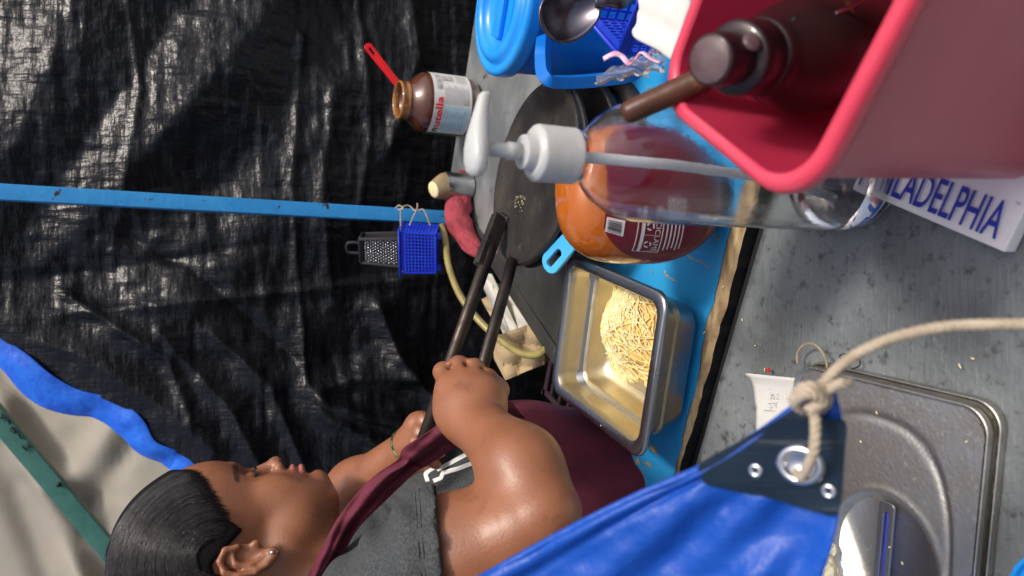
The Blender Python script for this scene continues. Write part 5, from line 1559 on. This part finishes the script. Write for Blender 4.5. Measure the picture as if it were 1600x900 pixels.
bv = BVHTree.FromPolygons([Vector(p) for p in HP_], [tuple(f) for f in HQ_.tolist()])
def on_hair(u, v, lift=0):
    p = H(u, v, 140); hit = bv.ray_cast(p, -W2v)
    return None if hit[0] is None else hit[0] + hit[1] * lift * (1 if hit[1].dot(W2v) > 0 else -1)
bsk = BVHTree.FromPolygons([Vector(p) for p in SP], [tuple(f) for f in SQ.tolist()])
def on_head(u, v, lift=0):
    p = H(u, v, 160); best = None
    for b_ in (bv, bsk):
        h_ = b_.ray_cast(p, -W2v)
        if h_[0] is not None and (best is None or h_[3] < best[3]): best = h_
    return None if best is None else best[0] + best[1] * lift * (1 if best[1].dot(W2v) > 0 else -1)
mb = MB(); r_ = random.Random(12)
lp = spline([Vector((u, v, 0)) for u, v in [(166, 300), (160, 314), (137, 330), (103, 347), (83, 362), (64, 385)]], 40)
for k in range(4200):
    rho = r_.uniform(.08, 1) ** .7; wob = r_.uniform(-4, 4)
    cen = (30, 338)
    ru_, rv_ = 138 * rho, 146 * rho
    th0 = r_.uniform(-25, 150); span = r_.uniform(30, 75)
    lift = r_.uniform(.0003, .0016); r0_ = r_.choice((-1, 0, 1, 2, 4, 7))
    pts = []
    for i in range(15):
        th = R(th0 + span * i / 14)
        u = cen[0] + ru_ * math.cos(th) + wob * math.sin(th * 2); v = cen[1] - rv_ * math.sin(th) + wob * i / 14
        vm = np.interp(u, ul, vl)
        if v > vm + (r0_ if u > 40 else -2): 
            if pts: break
            continue
        q_ = on_head(u, v, lift)
        if q_ is None:
            if pts: break
            continue
        pts.append(q_)
    if len(pts) > 4: mb.tube(pts, [.00005] + [.00030] * (len(pts) - 2) + [.00005], 3)
for k in range(46):                                   # stray hairs
    p0 = lp[r_.randrange(len(lp))]
    q0 = on_hair(p0.x - 4, p0.y - 4, 0)
    if q0 is None: continue
    dd_ = F2v * r_.uniform(-.2, .5) + Uv * r_.uniform(-.3, .4) + W2v * r_.uniform(0, .4)
    mb.tube([q0, q0 + dd_ * .008, q0 + dd_ * .014 - F2v * .006], [.0003, .0002, .0001], 3)
mb.build('hair_strands', M['hair'], body)['kind'] = 'stuff'

# --- T-shirt
M['shirt'] = mat('shirt', (.030, .034, .036), .9, c2=(.062, .068, .072), nscale=420, namt=(.38, .62), bump=.0006, bscale=500)
M['apron'] = mat('apron', (.115, .012, .030), .8, c2=(.09, .009, .023), nscale=30, bump=.0004, bscale=500)
fs = Field(lo, hi, .003)
torso_prims(fs, .008)
fs.cone(H(-10, 560, 0), H(-30, 600, -10), .055, .07, .05)
gx = fs.sub(fs.lo, fs.lo + fs.n * fs.h)[1]
Xs, Ys, Zs = gx
cuffp = P(686, 850, .70); cuffd = (P(692, 905, .70) - P(681, 785, .70)).cross(ray(686, 850)).normalized()
if cuffd.dot(P(900, 850, .7) - cuffp) < 0: cuffd = -cuffd
pl = ((Xs - cuffp.x) * cuffd.x + (Ys - cuffp.y) * cuffd.y + (Zs - cuffp.z) * cuffd.z).astype(np.float32)
fa = Field(lo, hi, .003)
fa.cone(SH, P(720, 872, .70), .082, .0730, .03); fa.cone(P(720, 872, .70), P(826, 818, .672), .0730, .052, .01)
# soft folds running round the sleeve
wv_ = (.0030 * np.sin(pl * 230 + Zs * 50 + Ys * 30) * np.exp(-np.abs(pl + .05) * 9) * np.clip(-pl * 60, 0, 1)).astype(np.float32)
fa.D = np.maximum(fa.D + wv_, pl)
fi = Field(lo, hi, .003); arm_near(fi, .0035)
kk = .035; hh = np.maximum(kk - np.abs(fs.D - fa.D), 0) / kk
fs.D = np.minimum(fs.D, fa.D) - hh * hh * kk * .25
near = (pl > -.016) & (fi.D < .03)
fs.D = np.where(near, np.maximum(fs.D, -fi.D), fs.D)
# folds from the armpit across the chest
ap = P(668, 800, .80); 
dist = np.sqrt((Xs - ap.x) ** 2 + (Ys - ap.y) ** 2 + (Zs - ap.z) ** 2)
ang = np.arctan2(Zs - ap.z, Xs - ap.x)
fs.D = fs.D + (.0052 * np.sin(ang * 13 + dist * 22) * np.exp(-dist * 9)).astype(np.float32)
tA = P(800, 780, .99); tD = (P(930, 812, 1.04) - P(780, 790, .99)).normalized()
fs.D = np.maximum(fs.D, ((Xs - tA.x) * tD.x + (Ys - tA.y) * tD.y + (Zs - tA.z) * tD.z).astype(np.float32) - .01)
shirt, TP, TQ = fs.mesh('t_shirt', M['shirt'], body, smooth=2)
# cuff seam
mb = MB()
def arm_ring(t_off, r):
    c = cuffp + cuffd * t_off; a0 = SH.lerp(P(720, 872, .70), 0); ax_ = (P(720, 872, .70) - SH).normalized()
    cc_ = SH + ax_ * ((c - SH).dot(cuffd) / ax_.dot(cuffd))
    e1 = Vector((0, 0, 1)); e1 = (e1 - cuffd * e1.dot(cuffd)).normalized(); e2 = cuffd.cross(e1)
    return cc_, e1, e2
for t_off in (-.014, -.018):
    cc_, e1, e2 = arm_ring(t_off, 0)
    bvs = BVHTree.FromPolygons([Vector(p) for p in TP], [tuple(f) for f in TQ.tolist()]) if t_off == -.014 else bvs
    pts = []
    for k in range(60):
        a_ = 2 * math.pi * k / 60; dr = e1 * math.cos(a_) + e2 * math.sin(a_)
        h_ = bvs.ray_cast(cc_ + dr * .14, -dr)
        if h_[0] is not None: pts.append(h_[0] + dr * .0002)
    if len(pts) > 20: mb.tube(pts, .0007, 5)
cs_mb = MB()
cc_, e1, e2 = arm_ring(-.003, 0); pts = []
for k in range(72):
    a_ = 2 * math.pi * k / 72; dr = e1 * math.cos(a_) + e2 * math.sin(a_)
    h_ = bvs.ray_cast(cc_ - cuffd * .004 + dr * .14, -dr)
    if h_[0] is not None and (h_[0] - cc_).length < .105: pts.append(h_[0] + cuffd * .004 - dr * .0012)
for _ in range(3): pts = [(pts[i - 1] + pts[i] * 2 + pts[(i + 1) % len(pts)]) / 4 for i in range(len(pts))]
cs_mb.tube(pts + [pts[0]], .0042, 10, flat=.7, caps=False); cs_mb.build('cuff_band', M['shirt'], body)
mb.build('cuff_stitching', M['shirt'], body)['kind'] = 'stuff'
# white print on the chest
M['shirt_print'] = mat('shirt_print', (.72, .72, .70), .6)
def ribbon(mb, px, wd, bvt, lift=.0012):
    """a flat band along picture points laid on a surface"""
    pts = []
    for a, b in zip(px[:-1], px[1:]):
        n_ = max(2, int(math.hypot(b[0] - a[0], b[1] - a[1]) / 3))
        for i in range(n_): pts.append((a[0] + (b[0] - a[0]) * i / n_, a[1] + (b[1] - a[1]) * i / n_))
    pts.append(px[-1])
    L, Rr = [], []
    for i, p in enumerate(pts):
        q0, q1 = pts[max(i - 1, 0)], pts[min(i + 1, len(pts) - 1)]
        tx, ty = q1[0] - q0[0], q1[1] - q0[1]; l_ = math.hypot(tx, ty) or 1
        nx_, ny_ = -ty / l_ * wd / 2, tx / l_ * wd / 2
        for sgn, lst in ((1, L), (-1, Rr)):
            h_ = bvt.ray_cast(CAM, ray(p[0] + sgn * nx_, p[1] + sgn * ny_).normalized())
            if h_[0] is None: continue
            lst.append(h_[0] + h_[1] * (lift if h_[1].dot(CAM - h_[0]) > 0 else -lift))
    n_ = min(len(L), len(Rr))
    if n_ > 1: mb.sheet([L[:n_], Rr[:n_]])
for st in ([(669, 753), (666, 741), (672, 735), (684, 729), (686, 734), (712, 720), (740, 705)], [(678, 752), (690, 747), (693, 739), (716, 733), (745, 722), (760, 716)], [(727, 690), (731, 696)], [(685, 714), (676, 727)], [(664, 730), (665, 737)]):
    mb = MB(); ribbon(mb, st, 6.5 if len(st) > 3 else 3, bvs); mb.build('shirt_print', M['shirt_print'], body, smooth=False)

# --- apron: skirt over belly and hips, bib band with its fold, neck strap
fp = Field(lo, hi, .003)
fp.cone(P(700, 892, .995), P(820, 785, .99), .124, .126, .03); fp.cone(P(820, 795, 1.0), P(930, 812, 1.04), .131, .139, .05); fp.cone(P(930, 812, 1.04), P(1060, 850, 1.10), .139, .144, .05)
gz = fp.sub(fp.lo, fp.lo + fp.n * fp.h)[1]
tA = P(800, 780, .99); tD = (P(930, 812, 1.04) - P(780, 790, .99)).normalized()
pl2 = ((gz[0] - tA.x) * tD.x + (gz[1] - tA.y) * tD.y + (gz[2] - tA.z) * tD.z).astype(np.float32)
fp.D = fp.D + (.004 * np.sin(gz[0] * 95 + gz[1] * 60 + gz[2] * 14) * np.clip(pl2 * 8, 0, 1)).astype(np.float32)
fp.D = np.maximum(fp.D, -pl2 - .065)
apron, AP, AQ = fp.mesh('apron_skirt', M['apron'], body, smooth=2)
# bib band: rows across, columns along
bp_out = [(478, 905, .86), (500, 862, .862), (530, 806, .865), (575, 752, .862), (618, 716, .855), (630, 699, .850), (660, 680, .845), (692, 658, .842), (722, 640, .845), (760, 625, .86), (800, 628, .87)]
bp_in = [(512, 905, .86), (533, 872, .860), (560, 826, .862), (605, 780, .862), (645, 744, .862), (666, 729, .860), (693, 711, .857), (718, 695, .857), (745, 672, .86), (785, 662, .865), (830, 665, .87)]
so_ = spline([Vector(p) for p in bp_out], 8); si_ = spline([Vector(p) for p in bp_in], 8)
G = []
for i, (a, b) in enumerate(zip(so_, si_)):
    row = []
    t = i / (len(so_) - 1)
    for j in range(15):
        s = j / 14
        q_ = a.lerp(b, s)
        st_p = max(0, min(1, (s - .56) / .09)); st_p = st_p * st_p * (3 - 2 * st_p)
        dep = q_.z - .007 * math.exp(-((s - .28) / .28) ** 2) + .015 * st_p + .0022 * math.sin(t * 31 + s * 4) + .0012 * math.sin(t * 67 - s * 7) + .002 * math.sin(s * 14 + t * 20)
        pinch = math.exp(-((t - .42) / .06) ** 2)
        row.append(P(q_.x + 4 * pinch * math.sin(s * 6), q_.y + 6 * pinch * math.sin(s * 5 + 1), dep + .006 * pinch * math.sin(s * 12)))
    G.append(row)
bib = MB().sheet(G).build('apron_bib', M['apron'], body, thick=.0016, sub=1)
mb = MB(); mb.tube(spline([P(652, 682, .868), P(657, 692, .864), P(664, 703, .864), P(668, 709, .866)], 5), .0017, 8); mb.build('apron_tie', mat('tie', (.03, .02, .025), .7), body)
# bracelet on the far wrist
mb = MB()
wd_ax = (FWR - FEL).normalized(); e1 = Vector((0, 0, 1)); e1 = (e1 - wd_ax * e1.dot(wd_ax)).normalized(); e2 = wd_ax.cross(e1)
bc_ = FEL.lerp(FWR, .88)
mb.tube([bc_ + (e1 * math.cos(R(a)) + e2 * math.sin(R(a))) * .0292 + wd_ax * .003 * math.sin(R(a * 2)) for a in range(0, 361, 12)], .0023, 8)
mb.build('bracelet', mat('bracelet', (.012, .028, .012), .35, c2=(.10, .18, .04), nscale=120, namt=(.5, .6)), body)
# trousers and shoes below the apron, out of the picture
hipc = P(1060, 850, 1.10)
fl_ = Field((hipc.x - .25, hipc.y - .25, -.93), (hipc.x + .2, hipc.y + .25, -.0), .010)
hipc = P(1060, 850, 1.10)
for dx_, dy_ in ((-.02, -.075), (.0, .075)):
    a = Vector((hipc.x + dx_, hipc.y + dy_, -.10)); b = Vector((hipc.x + dx_ - .02, hipc.y + dy_ + .01, -.50)); c = Vector((hipc.x + dx_ - .03, hipc.y + dy_, -.84))
    fl_.cone(a, b, .095, .068, .03); fl_.cone(b, c, .068, .050, .03)
fl_.mesh('trousers', mat('denim', (.02, .025, .045), .85, c2=(.03, .038, .06), nscale=80), body)
for dx_, dy_ in ((-.05, -.075), (-.03, .075)):
    c = Vector((hipc.x + dx_ + .05, hipc.y + dy_, -.895))
    mb = MB(); mb.loft([[c + Vector((x * (1 if zz < .03 else .8) - zz * .3, y * (1 if zz < .03 else .7), zz)) for x, y in rrect(.13, .045, .04, 6)] for zz in (-.022, -.01, .015, .035, .06)]); mb.build('shoe', M['black'], body)
